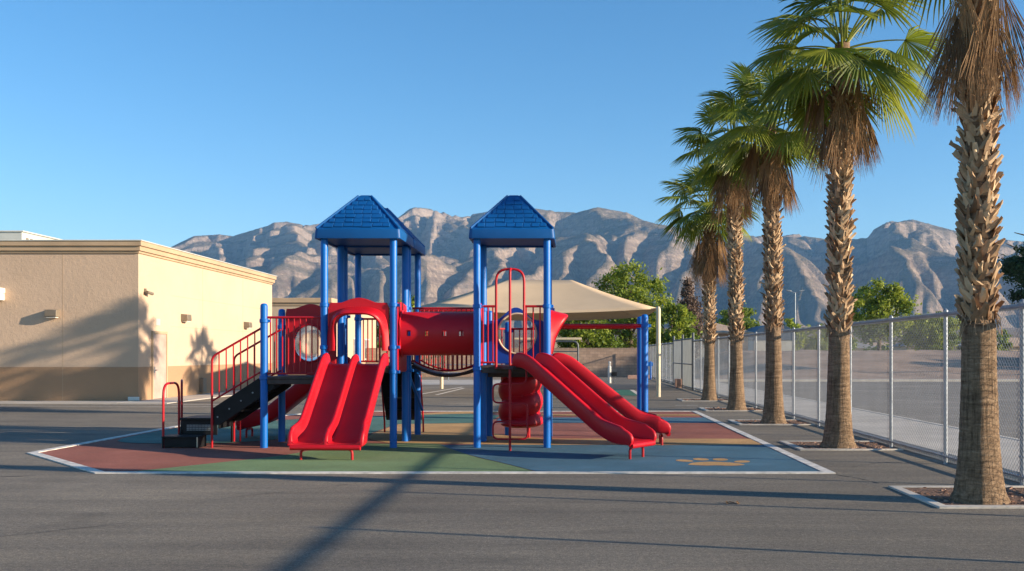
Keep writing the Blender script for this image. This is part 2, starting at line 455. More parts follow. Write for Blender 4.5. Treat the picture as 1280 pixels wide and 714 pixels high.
# gravel bank beyond the road
def vnoise(x, y, seed):
    rs = np.random.RandomState(seed); T = rs.rand(256, 256)
    xi = np.floor(x).astype(int); yi = np.floor(y).astype(int); fx = x-xi; fy = y-yi
    u = fx*fx*fx*(fx*(fx*6-15)+10); v = fy*fy*fy*(fy*(fy*6-15)+10)
    a = T[xi % 256, yi % 256]; b = T[(xi+1) % 256, yi % 256]; c = T[xi % 256, (yi+1) % 256]; d = T[(xi+1) % 256, (yi+1) % 256]
    return (a*(1-u)+b*u)*(1-v)+(c*(1-u)+d*u)*v
def fbm(x, y, oct=5, seed=0, gain=0.5, ridged=False):
    s = np.zeros_like(x, dtype=float); amp = 1.0; tot = 0
    for o in range(oct):
        n = vnoise(x*2**o+17.3*o, y*2**o+9.1*o, seed+o)
        if ridged: n = 1-np.abs(2*n-1)
        s += amp*n; tot += amp; amp *= gain
    return s/tot
def gridmesh(name, X, Y, Z, mat, tint=None):
    r, c = X.shape
    me = bpy.data.meshes.new(name)
    V = np.stack([X, Y, Z], -1).reshape(-1, 3).astype(np.float32)
    i = np.arange(r*c).reshape(r, c)
    Q = np.stack([i[:-1,:-1], i[:-1,1:], i[1:,1:], i[1:,:-1]], -1).reshape(-1, 4).astype(np.int32)
    me.vertices.add(len(V)); me.vertices.foreach_set('co', V.ravel())
    me.loops.add(Q.size); me.loops.foreach_set('vertex_index', Q.ravel())
    me.polygons.add(len(Q)); me.polygons.foreach_set('loop_start', np.arange(0, Q.size, 4, dtype=np.int32))
    me.polygons.foreach_set('use_smooth', np.ones(len(Q), dtype=bool))
    me.update(calc_edges=True); me.validate()
    if tint is not None:
        a = me.color_attributes.new('tint', 'FLOAT_COLOR', 'POINT')
        arr = np.ones((len(V), 4), dtype=np.float32); arr[:, :3] = tint.reshape(-1, 1); a.data.foreach_set('color', arr.ravel())
    me.materials.append(mat)
    o = bpy.data.objects.new(name, me); COL.objects.link(o); o['kind'] = 'structure'
    return o
bx, by = np.meshgrid(np.linspace(8.5, 140, 140), np.linspace(58.45, 92, 40))
t = np.clip((by-58.45)/20.0, 0, 1); bz = 0.09+(3*t*t-2*t**3)*1.75+(fbm(bx*0.3, by*0.3, 4, 3)-0.5)*0.5*np.minimum(t*3, 1)
edge = np.clip((bx-8.5)/6.0, 0, 1); bz = 0.09*(1-edge)+bz*edge - 0.1*(1-edge)
gridmesh('gravel_bank', bx, by, bz, M['bank'])

# ------------------------------------------------------------------ coloured play surface
def poly(px): return [G(x, y) for x, y in px]
court_px = [(22,567),(145,589),(1043,594),(875,515),(560,509.5),(385,509.5),(215,535)]
C0 = poly(court_px)
YF, XR, XL, YB = 12.86, 3.55, -8.75, 26.9
A = [(XL, 15.5), (-6.35, YF), (XR, YF), (XR, YB), (-6.8, YB), (XL, 21.5)]
flat('play_surface', A, 0.003, M['r_red'])
def smooth2(pts, n=6): return [(p.x, p.y) for p in cr([(x, y, 0) for x, y in pts], n)]
# green centre
flat('play_surface_green', smooth2([(-6.0,13.0),(-5.2,14.1),(-4.6,15.0),(-4.3,15.9)])+smooth2([(-4.2,17.0),(-2.35,17.1),(-1.6,15.2),(-0.9,13.9),(-0.45,13.0)]), 0.006, M['r_green'])
# blue front right
flat('play_surface_blue', smooth2([(-0.42,13.0),(-0.88,13.9),(-1.58,15.2),(-2.3,16.9)])+[(-1.0,16.95),(3.4,16.85),(3.4,13.0)], 0.0076, M['r_blue'])
flat('play_surface_tan', smooth2([(-3.3,17.3),(-3.9,18.6),(-3.9,21.9)])+smooth2([(-2.2,22.2),(-1.9,20.6),(-1.3,18.9),(-0.4,18.15)])+[(3.4,18.1),(3.4,16.83),(-1.0,16.90)], 0.0092, M['r_tan'])
flat('play_surface_teal', smooth2([(-8.5,21.2),(-8.3,17.6),(-6.3,17.2),(-5.2,18.2),(-4.0,18.6)])+[(-3.95,21.9),(-1.9,22.3),(-1.8,25.0)]+smooth2([(-2.8,25.8),(-4.4,25.0),(-6.0,24.4)]), 0.0108, M['r_teal'])
flat('play_surface_stripe', [(-1.75,22.3),(3.4,22.3),(3.4,24.2),(-1.75,24.2)], 0.0092, M['r_blue'])
flat('play_surface_wedge', smooth2([(-4.4,25.1),(-3.2,26.6),(-1.9,26.5),(-2.5,25.8)]), 0.0124, M['r_tan'])
flat('play_surface_ochre', [(-1.7,24.9),(3.4,24.9),(3.4,25.4),(-1.7,25.4)], 0.0124, M['r_tan'])
# border line
def inset_line(pts, wd):
    P = [Vector((x, y)) for x, y in pts]; n = len(P); out = []
    for i in range(n):
        a, b, c = P[i-1], P[i], P[(i+1) % n]
        d1 = (b-a).normalized(); d2 = (c-b).normalized()
        n1 = Vector((-d1.y, d1.x)); n2 = Vector((-d2.y, d2.x)); k = (n1+n2).normalized()
        out.append(b + k*(wd/max(0.3, k.dot(n1))))
    return out
I = inset_line(A, 0.135); mb = MB(); n = len(A)
O_ = inset_line(A, -0.01)
mb.ring([(p.x,p.y) for p in O_], [(p.x,p.y) for p in I], lambda u,v,t:(u,v,t), -0.01, 0.0150)
mb.build('border_line', M['white'], None, sharp=0)['kind'] = 'structure'
# paw print on the blue
mb = MB()
def ell(cx, cy, rx, ry, rot=0, n=20):
    pts = []
    for k in range(n):
        a = 2*math.pi*k/n; x = rx*math.cos(a); y = ry*math.sin(a)
        pts.append((cx+x*math.cos(rot)-y*math.sin(rot), cy+x*math.sin(rot)+y*math.cos(rot), 0.0105))
    mb.add(pts, [tuple(range(n))])
pad = smooth2([(1.70,13.82),(1.95,13.72),(2.1,13.75),(2.3,13.70),(2.52,13.82),(2.40,14.08),(2.1,14.22),(1.82,14.1),(1.70,13.82)], 5)[:-1]
mb.add([(x,y,0.0105) for x,y in pad], [tuple(range(len(pad)))])
for cx, cy, rx, ry, ro in ((1.72,14.36,.115,.16,.5),(1.99,14.55,.115,.17,.1),(2.28,14.52,.115,.17,-.1),(2.56,14.24,.11,.16,-.5)): ell(cx,cy,rx,ry,ro)
mb.build('paw_print_marking', M['r_tan'], None, sharp=0)['kind'] = 'structure'
# painted court marks further back
flat('green_court', [G(757,486.3), G(789,487.6), G(801,495), G(767,494.4)], 0.004, M['court'])
mb = MB()
def stripe(p, q, wd, z=0.008):
    a = Vector(p); b = Vector(q); d = (b-a).normalized(); s = Vector((-d.y, d.x))*wd/2
    mb.add([(*(a-s),z),(*(b-s),z),(*(b+s),z),(*(a+s),z)], [(0,1,2,3)])
stripe(G(756,486.2), G(766,494.4), 0.18); stripe(G(789.5,487.6), G(801,495), 0.18)
for (a, b) in (((526,493),(578,484)),((545,494),(580,485.5)),((0,507),(350,505.5))): stripe(G(*a), G(*b), 0.14)
stripe((-30,29.2), (-10.2,29.2), 0.10); stripe((3.3,30),(4.0,30),0.12)
mb.build('painted_lines', M['white'], None, sharp=0)['kind'] = 'structure'
# crack in the asphalt from the corner of the play surface
mb = MB(); rs = random.Random(3)
def crack(pts, wd):
    P = []
    for i in range(len(pts)-1):
        a = Vector(pts[i]); b = Vector(pts[i+1])
        for k in range(12): 
            t = k/12; p = a.lerp(b, t); P.append((p.x+rs.uniform(-.025,.025), p.y+rs.uniform(-.025,.025)))
    for i in range(len(P)-1):
        (x0,y0),(x1,y1) = P[i], P[i+1]; q = wd*rs.uniform(.5,1.2)
        mb.add([(x0,y0-q,0.003),(x1,y1-q,0.003),(x1,y1+q,0.003),(x0,y0+q,0.003)], [(0,1,2,3)])
crack([(3.55,12.75),(3.75,12.3),(3.85,11.75)], 0.016); crack([(-10.5,11.2),(-8.6,12.2),(-6.9,12.7)], 0.02)
crack([(-5.5,8.0),(-4.2,9.1),(-3.9,10.6),(-2.6,11.9)], 0.008);
crack([(-9,9.2),(-8,10.1),(-7.5,10.9)], 0.012); crack([(3.9,13.5),(4.6,14.2),(5.5,14.3)], 0.01)
mb.build('asphalt_crack', M['black'], None, sharp=0)['kind'] = 'structure'
# concrete apron round the school building
mb = MB(); mb.box(-60, -14.62, 31.0, 32.42, -0.05, 0.03); mb.box(-14.58, -13.0, 31.0, 47.5, -0.05, 0.03)
mb.build('concrete_apron', M['walk'], None)['kind'] = 'structure'
flat('far_concrete', rect(-13.5, 0.2, 50.5, 60.0), 0.006, M['walk'])

# ------------------------------------------------------------------ mountains: stream-power erosion of an uplifted range
def mountains():
    NA, NR = 470, 250
    a = np.linspace(-0.86, 0.80, NA); Yr = np.linspace(2300, 6900, NR)
    Aa, YY = np.meshgrid(a, Yr); XX = Aa*YY
    dy = Yr[1]-Yr[0]; dxr = (a[1]-a[0])*YY
    fan = 62+np.clip((YY-2300), 0, None)*0.06+np.clip((YY-2300), 0, 1500)**2*0.00008
    ridgeY = 5250+350*(fbm(Aa*3+5, Aa*0+1.5, 3, 11)-0.5)*2
    t0 = 3000-600*(fbm(Aa*6+2, Aa*0+3, 3, 21)-0.5)
    up = np.clip((YY-t0)/(ridgeY-t0), 0, None)
    up = np.where(YY < ridgeY, np.clip(up, 0, 1)**1.3, np.clip(1-(YY-ridgeY)/1500, 0, 1))
    U = 0.02+up*(0.25+1.5*fbm(XX/900, YY/900, 3, 31))
    # spurs running down towards the viewer
    wx = XX+260*(fbm(XX/800, YY/800, 3, 61)-0.5)*2+0.06*(YY-4000)
    spur = fbm(wx/760, YY/2300, 4, 41, 0.5, True)
    bigr = fbm(wx/1500+3, YY/3000, 2, 47, 0.5, True)
    env = np.clip(up*3.0, 0, 1)*np.clip((1.02-up)*3.0+0.25, 0.25, 1)
    h = fan+up*430+(spur-0.45)*420*env+(bigr-0.5)*330*env+fbm(XX/60,YY/60,3,42)*5
    n = NA*NR; idx = np.arange(n).reshape(NR, NA)
    K = 1.0
    hf = h.ravel().copy(); Uf = (U*5.0).ravel(); fixed = np.zeros((NR, NA), bool); fixed[:2] = True; fixed[-1] = True
    fx = fixed.ravel()
    sh = [(-1,-1),(-1,0),(-1,1),(0,-1),(0,1),(1,-1),(1,0),(1,1)]
    area = (dxr*dy).ravel()
    for it in range(34):
        H = hf.reshape(NR, NA); P = np.pad(H, 1, constant_values=1e9)
        best = np.zeros((NR, NA)); rec = idx.copy(); dist = np.ones((NR, NA))
        for (i, j) in sh:
            d = np.sqrt((i*dy)**2+(j*dxr)**2)
            sl_ = (H-P[1+i:1+i+NR, 1+j:1+j+NA])/d
            mk = sl_ > best
            best = np.where(mk, sl_, best); dist = np.where(mk, d, dist)
            rec = np.where(mk, idx+i*NA+j, rec)
        rec = rec.ravel(); rec[fx] = idx.ravel()[fx]; dist_ = dist.ravel()
        dep = (rec != np.arange(n)).astype(np.int64); r = rec.copy()
        for k in range(12):
            dep = dep+dep[r]; r = r[r]
        order = np.argsort(dep, kind='stable'); cnt = np.bincount(dep); st = np.concatenate([[0], np.cumsum(cnt)])
        Ar = area.copy()
        for l in range(len(cnt)-1, 0, -1):
            ids = order[st[l]:st[l+1]]; np.add.at(Ar, rec[ids], Ar[ids])
        Fc = K*0.085*np.sqrt(Ar)/dist_
        root = order[:st[1]]
        mv = root[~fx[root]]; hf[mv] += Uf[mv]
        for l in range(1, len(cnt)):
            ids = order[st[l]:st[l+1]]
            hf[ids] = (hf[ids]+Uf[ids]+Fc[ids]*hf[rec[ids]])/(1+Fc[ids])
        H = hf.reshape(NR, NA)
        if True:
            Q = np.pad(H, 1, mode='edge'); lap = Q[:-2,1:-1]+Q[2:,1:-1]+Q[1:-1,:-2]+Q[1:-1,2:]-4*H
            H = H+0.075*lap*(~fixed); hf = H.ravel().copy()
    H = hf.reshape(NR, NA)
    # upsample x2 and roughen
    def up2(Z):
        r, c = Z.shape
        yi = np.linspace(0, r-1, 2*r-1); xi = np.linspace(0, c-1, 2*c-1)
        Z = np.stack([np.interp(yi, np.arange(r), Z[:, k]) for k in range(c)], 1)
        return np.stack([np.interp(xi, np.arange(c), Z[k]) for k in range(Z.shape[0])], 0)
    H = up2(H); XX = up2(XX); YY = up2(YY); Aa = XX/YY; upm = up2(up)
    rel = np.clip(upm*2, 0, 1)
    hi = np.clip((H-330)/330, 0.16, 1)
    H = H+rel*hi*(((fbm(XX/210+1.5*fbm(XX/300,YY/300,3,71), YY/330, 6, 51, 0.6, True)-0.5)*34+(fbm(XX/45, YY/45, 3, 57, 0.55, True)-0.5)*14))
    # resistant rock bands: cliffs and ledges high on the range
    off = (fbm(XX/500, YY/500, 4, 91)-0.5)*130; q = (H+off)/88.0; fl = np.floor(q); fr = q-fl
    st_ = np.clip((fr-0.42)/0.2, 0, 1); st_ = st_*st_*(3-2*st_)
    wt_ = np.clip((H-330)/230, 0, 1)*0.5*np.clip(fbm(XX/700+9, YY/700, 3, 95)*3-0.9, 0, 1)*rel
    H = H+wt_*88.0*(st_-fr)
    # match the skyline of the photographed range
    sx = np.array([-400,-200,0,100,160,213,242,274,291,335,341,357,386,408,450,498,512,521,537,560,577,599,640,668,696,720,747,785,803,822,870,920,972,992,1012,1035,1067,1085,1092,1112,1122,1140,1165,1200,1247,1280,1400,1600,1900])
    sy = np.array([380,372,352,336,322,309,295,293,295,282,278.6,277,282,278,281,272,261,259,261,268,272,266,262,260.5,264.5,265.7,259,266,275,280,288,294,296,292.5,296,299,299,297,287,276,277.5,274,281,290,299,302,318,340,360])
    cols = XX[0]/YY[0]; pxs = 712+cols*F
    tgt = (443-np.interp(pxs, sx, sy))/F
    cur = ((H-1.6)/YY).max(0)
    ker = np.ones(5)/5; curs = np.convolve(np.pad(cur, 2, mode='edge'), ker, 'valid')
    fan = 62+np.clip((YY-2300), 0, None)*0.03
    wgt = np.clip((YY-2300)/1200, 0, 1)
    H = H*((tgt/curs)[None, :]*wgt+(1-wgt))
    # lead-in plain
    Yl = np.concatenate([[150, 220, 320], np.linspace(450, 2250, 30)])
    Hl = np.interp(Yl, [150, 300, 900, 2300], [-1.5, 0.3, 14, H[0].mean()])
    k2 = np.clip((Yl-900)/1400, 0, 1)[:, None]
    HL = Hl[:, None]*(1-k2)+ (Hl[:, None]/H[0].mean())*H[0][None, :]*k2
    XL_ = Yl[:, None]*cols[None, :]; YL_ = np.repeat(Yl[:, None], len(cols), 1)
    X = np.vstack([XL_, XX]); Y = np.vstack([YL_, YY]); Z = np.vstack([HL, H])
    upt = np.vstack([np.zeros_like(XL_), upm])
    tint = np.clip(1-upt*9, 0, 1)
    return gridmesh('mountain_terrain', X, Y, Z, M['mountain'], tint)
mountains()

# ------------------------------------------------------------------ the air
mb = MB(); mb.box(-7500, 7500, -300, 9500, -60, 1200)
hz = bpy.data.materials.new('haze'); hz.use_nodes = True; q = hz.node_tree
q.nodes.remove(q.nodes['Principled BSDF'])
pv = q.nodes.new('ShaderNodeVolumePrincipled'); pv.inputs['Color'].default_value = (0.30, 0.60, 1.0, 1); pv.inputs['Density'].default_value = 5.8e-5
pv.inputs['Anisotropy'].default_value = 0.0
q.links.new(pv.outputs[0], q.nodes['Material Output'].inputs['Volume'])
ho = mb.build('haze', hz, None, sharp=0); ho['kind'] = 'stuff'
# ------------------------------------------------------------------ school building
B = empty('school_building', (-25, 40, 0), 'tan stucco building with darker base band and palm shadows on its sunlit side', 'building')
XW, YW0, YW1, ZW = -14.6, 32.5, 47.1, 5.02
mb = MB(); mb.box(-60, XW, YW0, YW1, -0.05, ZW); mb.build('wall', M['stucco'], B)
def cornice(mb, x0, x1, y0, y1, steps):
    for pr, z0, z1 in steps:
        mb.box(x0-pr, x1+pr, y0-pr, y1+pr, z0, z1)
mb = MB(); cornice(mb, -60, XW, YW0, YW1, [(0.05,5.021,5.10),(0.11,5.102,5.26),(0.17,5.262,5.42)])
mb.build('cornice', M['cornice'], B, bevel=0.012)
mb = MB(); mb.box(-60.1, XW+0.2, YW0-0.2, YW1+0.2, 5.422, 5.46); mb.build('parapet_cap', M['hvac'], B, bevel=0.008)
for xj in (-17.16, -21.9):
    mb = MB(); mb.box(xj-0.006, xj+0.006, YW0-0.004, YW0+0.02, 0.02, 5.0); mb.build('control_joint', M['cornice'], B)
for yj in (38.2, 42.9):
    mb = MB(); mb.box(XW-0.02, XW+0.004, yj-0.006, yj+0.006, 1.2, 5.0); mb.build('control_joint', M['cornice'], B)
for zj in (2.62, 3.75):
    mb = MB(); mb.box(XW-0.02, XW+0.003, 35.2, 47.0, zj-0.006, zj+0.006); mb.build('reveal_line', M['cornice'], B)
# door
d = MB(); d.box(XW-0.05, XW+0.035, 33.58, 34.66, 0.035, 2.32); dr = d.build('door', M['door'], B, bevel=0.008)
d = MB(); d.box(XW-0.05, XW+0.06, 33.50, 33.577, 0.031, 2.42); d.box(XW-0.05, XW+0.06, 34.663, 34.74, 0.031, 2.42); d.box(XW-0.05, XW+0.06, 33.579, 34.661, 2.323, 2.42)
d.build('door_frame', M['cornice'], dr, bevel=0.006)
d = MB(); d.tube([(XW+0.03,33.70,1.05),(XW+0.10,33.70,1.05),(XW+0.10,33.84,1.05)], 0.014, 8); d.box(XW+0.03, XW+0.045, 33.66, 33.74, 0.95, 1.17)
d.build('handle', M['galv'], dr)
d = MB(); d.box(XW+0.002, XW+0.02, 33.86, 34.20, 2.62, 2.86); d.build('door_sign', M['hvac'], B, bevel=0.004)
def wallpack(f, flip=1):
    """lamp housing: f(along, out, z)"""
    mb = MB(); mb.prism([(0,0),(0.24,0.0),(0.26,0.05),(0.24,0.24),(0,0.26)], lambda u,v,t: f(t, u+0.002, v), -0.2, 0.2)
    o = mb.build('wall_lamp', M['fixture'], B, bevel=0.012)
    mb = MB(); mb.prism([(0.03,-0.004),(0.22,-0.004),(0.22,-0.03),(0.03,-0.03)], lambda u,v,t: f(t, u, v), -0.16, 0.16)
    mb.build('lamp_lens', M['offwhite'], o)
for yy, zz in ((36.25, 2.86), (43.2, 2.80)): wallpack(lambda a,o,z,yy=yy,zz=zz: (XW+o, yy+a, zz+z))
wallpack(lambda a,o,z: (-17.45+a, YW0-o, 2.86+z))
# small camera by the corner
d = MB(); d.box(XW+0.002, XW+0.05, 32.93, 33.03, 3.66, 3.86); d.tube([(XW+0.05,32.98,3.76),(XW+0.17,32.98,3.74)], 0.022, 8)
d.tube([(XW+0.13,32.86,3.73),(XW+0.19,33.18,3.69)], 0.055, 10); d.build('security_camera', M['fixture'], B)
d = MB(); d.box(-19.9, -19.12, YW0-0.36, YW0-0.002, 3.42, 3.66); d.box(-19.9, -19.10, YW0-0.40, YW0-0.002, 3.662, 3.84)
d.build('wall_cabinet', M['offwhite'], B, bevel=0.015)
d = MB(); d.box(XW+0.002, XW+0.16, 37.85, 38.2, 0.12, 0.66); d.build('utility_box', M['fixture'], B, bevel=0.01)
d = MB(); d.box(XW-0.34, XW+0.04, YW0-0.04, YW0-0.003, 0.031, 0.16); d.build('corner_guard', M['offwhite'], B, bevel=0.01)
U_ = empty('rooftop_unit', (-19.8, 36.5, 5.4), 'pale grey air conditioning unit on the flat roof of the tan building', 'air conditioner')
d = MB(); d.box(-26, -20.3, 35.6, 38.4, 5.45, 6.14); d.build('housing', M['hvac'], U_, bevel=0.02)
d = MB(); d.box(-26.05, -20.24, 35.55, 38.45, 6.142, 6.19); d.build('lid', M['hvac'], U_, bevel=0.01)
d = MB()
for k in range(9): d.box(-20.298, -20.285, 35.85+k*0.28, 36.0+k*0.28, 5.55, 5.95)
d.build('vent_grille', M['fixture'], U_)
for x in (-25.2,-22.6,-20.6):
    d = MB(); d.tube([(x,35.5,5.45),(x,35.5,5.62)], 0.03, 8); d.build('conduit', M['galv'], U_)

# second building further back
B2 = empty('school_building', (-18, 64, 0), 'lower beige stucco building behind the play structure with a flat roof and brown trim', 'building')
mb = MB(); mb.box(-40, -14.5, 58, 72, -0.05, 4.55); mb.build('wall', M['stucco2'], B2)
mb = MB(); cornice(mb, -40, -14.5, 58, 72, [(0.06,4.551,4.72),(0.16,4.722,5.0)]); mb.build('cornice', M['cornice'], B2, bevel=0.01)
mb = MB(); mb.box(-40.05, -14.45, 57.95, 72.05, 0.0, 1.15); mb.build('base_band', M['cornice'], B2)
for yy in (61.5, 65.0, 68.5):
    mb = MB(); mb.box(-14.5, -14.46, yy-0.6, yy+0.6, 1.3, 2.6); o = mb.build('window', M['greyroof'], B2)
    mb = MB(); mb.box(-14.5, -14.42, yy-0.68, yy+0.68, 2.602, 2.7); mb.build('lintel', M['offwhite'], o)
    mb = MB(); mb.box(-14.5, -14.42, yy-0.68, yy+0.68, 1.2, 1.298); mb.build('sill', M['offwhite'], o)
mb = MB(); mb.box(-22.2,-21.8,58.6,59.0,5.0,5.25); mb.build('roof_vent', M['offwhite'], B2)

# ------------------------------------------------------------------ play structure
PS = empty('play_structure', (-2.3, 17.2, 0), 'large red and blue play structure with pointed blue roofs, red slides and a crawl tunnel', 'play structure')
DK = 1.41
XA0, XA1 = -4.19, -3.01      # left tower
XC0, XC1 = -1.58, -0.385     # right tower
def post(x, y, z1, clamps=()):
    mb = MB(); r = 0.062
    mb.lathe([(r,-0.05),(r,z1-0.055),(r*0.93,z1-0.028),(r*0.72,z1-0.009),(r*0.35,z1)], x, y, 18)
    p = mb.build('post', M['blue'], PS)
    for z in clamps:
        c = MB(); c.lathe([(r+0.002,z-0.035),(r+0.014,z-0.03),(r+0.014,z+0.03),(r+0.002,z+0.035)], x, y, 18)
        c.box(x+r+0.006, x+r+0.05, y-0.018, y+0.018, z-0.026, z+0.026)
        c.build('clamp', M['blue'], p, bevel=0.004)
    return p
PT = 3.60
for x in (XA0, XA1):
    post(x, 16.4, PT, (1.30, 1.72, 2.44)); post(x, 17.58, PT, (1.30, 2.44))
    post(x, 17.86, PT, (1.30, 2.3)); post(x, 19.02, PT, (1.30, 2.3))
for x in (XC0, XC1):
    post(x, 16.4, PT, (1.36, 2.42)); post(x, 17.58, PT, (1.36, 2.42))
post(-5.22, 16.4, 2.47, (1.2, 2.17)); post(-5.27, 17.58, 2.43, (1.2, 2.1))
post(XC0+0.02, 18.72, 2.45, (1.3, 2.1)); post(-1.22, 18.98, 2.24, (1.3, 2.06)); post(-0.40, 18.75, 2.3, (1.3, 2.06))
post(1.37, 17.5, 2.33, (2.12,)); post(1.36, 18.5, 2.33, (2.12,))

def roof(x0, x1, y0, y1, zb=3.565, zt=4.40):
    cx, cy = (x0+x1)/2, (y0+y1)/2; hx, hy = (x1-x0)/2, (y1-y0)/2
    zs = zb+0.175
    mb = MB()
    def rr(hx, hy, z, r=0.06, n=4):
        out = []
        for sx, sy, a0 in ((1,-1,-90),(1,1,0),(-1,1,90),(-1,-1,180)):
            for k in range(n+1):
                a = R(a0+90*k/n); out.append((cx+sx*(hx-r)+r*math.cos(a), cy+sy*(hy-r)+r*math.sin(a), z))
        return out
    mb.loft([rr(hx-0.05,hy-0.05,zb+0.03,0.05), rr(hx-0.05,hy-0.05,zb,0.05), rr(hx-0.005,hy-0.005,zb), rr(hx,hy,zb+0.015), rr(hx-0.012,hy-0.012,zs-0.02), rr(hx-0.03,hy-0.03,zs), rr(0.115,0.115,zt-0.02,0.04), rr(0.085,0.085,zt,0.035), rr(0.01,0.01,zt+0.004,0.005)])
    o = mb.build('roof', M['blueroof'], PS, sharp=28)
    # moulded shingles, proud of the slope
    sh = MB(); rs = random.Random(int(x0*100+y0*10))
    for q in range(4):
        ang = q*math.pi/2
        h = hx
        A0 = Vector((0, -(h-0.03), zs)); A1 = Vector((0, -0.115, zt-0.02))
        sl = (A1-A0); Ls = sl.length; sdir = sl.normalized(); nrm = Vector((0, -sdir.z, sdir.y)).normalized()
        if nrm.z < 0: nrm = -nrm
        def put(u, s, n_):
            p = A0+sdir*s+nrm*n_+Vector((u,0,0))
            return (cx+p.x*math.cos(ang)-p.y*math.sin(ang), cy+p.x*math.sin(ang)+p.y*math.cos(ang), p.z)
        rows = 7; rh = (Ls-0.05)/rows
        for r_ in range(rows):
            s0 = 0.03+r_*rh; wid = (h-0.03)*(1-(s0+rh*0.5)/Ls)+0.115*((s0+rh*.5)/Ls)-0.055
            u = -wid - (0.07 if r_ % 2 else 0)
            while u < wid-0.03:
                w_ = rs.uniform(0.12, 0.19); a = max(u, -wid); b = min(u+w_-0.008, wid); u += w_
                if b-a < 0.04: continue
                up = rs.uniform(0.010, 0.017); j = rs.uniform(-0.012, 0.012)
                v = [put(a,s0+j,0.001),put(b,s0+j,0.001),put(b,s0+rh*.96,0.001),put(a,s0+rh*.96,0.001),
                     put(a+.006,s0+j+.004,up),put(b-.006,s0+j+.004,up),put(b-.006,s0+rh*.9,up*.35),put(a+.006,s0+rh*.9,up*.35)]
                sh.add(v, [(4,5,6,7),(0,1,5,4),(1,2,6,5),(2,3,7,6),(3,0,4,7)])
        # hip ridge
        c0 = put(-(h-0.035), 0.0, 0.0); c1 = put(-0.11, Ls, 0.0)
        sh.tube([c0, c1], 0.022, 8)
    sh.build('shingle_relief', M['blueroof'], o, sharp=25)
    # underside lattice
    u = MB()
    u.box(x0+0.06, x1-0.06, y0+0.06, y1-0.06, zb+0.032, zb+0.05)
    u.build('roof_soffit', M['bluedark'], o)
roof(-4.335, -2.865, 16.26, 17.71); roof(-4.335, -2.865, 17.72, 19.16)
roof(-1.715, -0.25, 16.26, 17.71)

def deck(x0, x1, y0, y1, z):
    mb = MB(); mb.box(x0, x1, y0, y1, z-0.045, z); mb.box(x0+0.01, x1-0.01, y0+0.008, y0+0.04, z-0.13, z-0.046); mb.box(x0+0.01, x1-0.01, y1-0.04, y1-0.008, z-0.13, z-0.046)
    mb.box(x0+0.012, x0+0.04, y0+0.042, y1-0.042, z-0.12, z-0.047); mb.box(x1-0.04, x1-0.012, y0+0.042, y1-0.042, z-0.12, z-0.047)
    return mb.build('deck', M['brown'], PS, bevel=0.008)
deck(XA0+.066, XA1-.066, 16.36, 17.62, DK); deck(XA0+.066, XA1-.066, 17.81, 19.06, DK)
deck(XC0+.066, XC1-.066, 16.36, 17.62, DK); deck(XC0+.066, XC1-.066, 17.64, 18.8, DK-0.1)
deck(-5.17, XA0-.066, 16.36, 17.62, 1.22)
# triangular landing in front of the right tower
mb = MB(); mb.prism([(-1.30,16.355),(-0.46,16.355),(-0.52,16.10),(-0.93,15.66)], lambda u,v,t:(u,v,t), DK-0.06, DK-0.002); mb.build('landing', M['brown'], PS, bevel=0.008)

# guard rails
def rail_pts(p, q, z0, z1, n, top_r=0.021, bar_r=0.0125, name='guard_rail', skip=()):
    a = Vector(p); b = Vector(q); mb = MB()
    mb.tube([(*a,z1),(*b,z1)], top_r, 10); mb.tube([(*a,z0),(*b,z0)], 0.017, 10)
    for k in range(n):
        t = (k+0.5)/n; c = a.lerp(b, t)
        mb.tube([(c.x,c.y,z0),(c.x,c.y,z1)], bar_r, 8)
    return mb.build(name, M['redp'], PS)
rail_pts((-5.16,16.4), (XA0-.06,16.4), 1.27, 2.23, 9)
rail_pts((XC0+.06,16.4), (-1.27,16.4), DK+0.05, 2.42, 3); rail_pts((-0.80,16.4), (XC1-.06,16.4), DK+0.05, 2.42, 3)
rail_pts((XA0,17.92), (XA0,18.05), DK+0.05, 2.3, 1)
rail_pts((XA0+.06,19.02), (-3.78,19.02), DK+0.05, 2.3, 4); rail_pts((-3.36,19.02), (XA1-.06,19.02), DK+0.05, 2.3, 3)
rail_pts((XC0+.08,18.74), (-1.28,18.95), DK-.05, 2.1, 2); rail_pts((-1.16,18.97), (-0.46,18.77), DK-.05, 2.1, 6)
rail_pts((XC0,17.64), (XC0,17.85), DK-.03, 2.3, 2); rail_pts((XC1,17.64), (XC1,18.69), DK-.03, 2.2, 8)

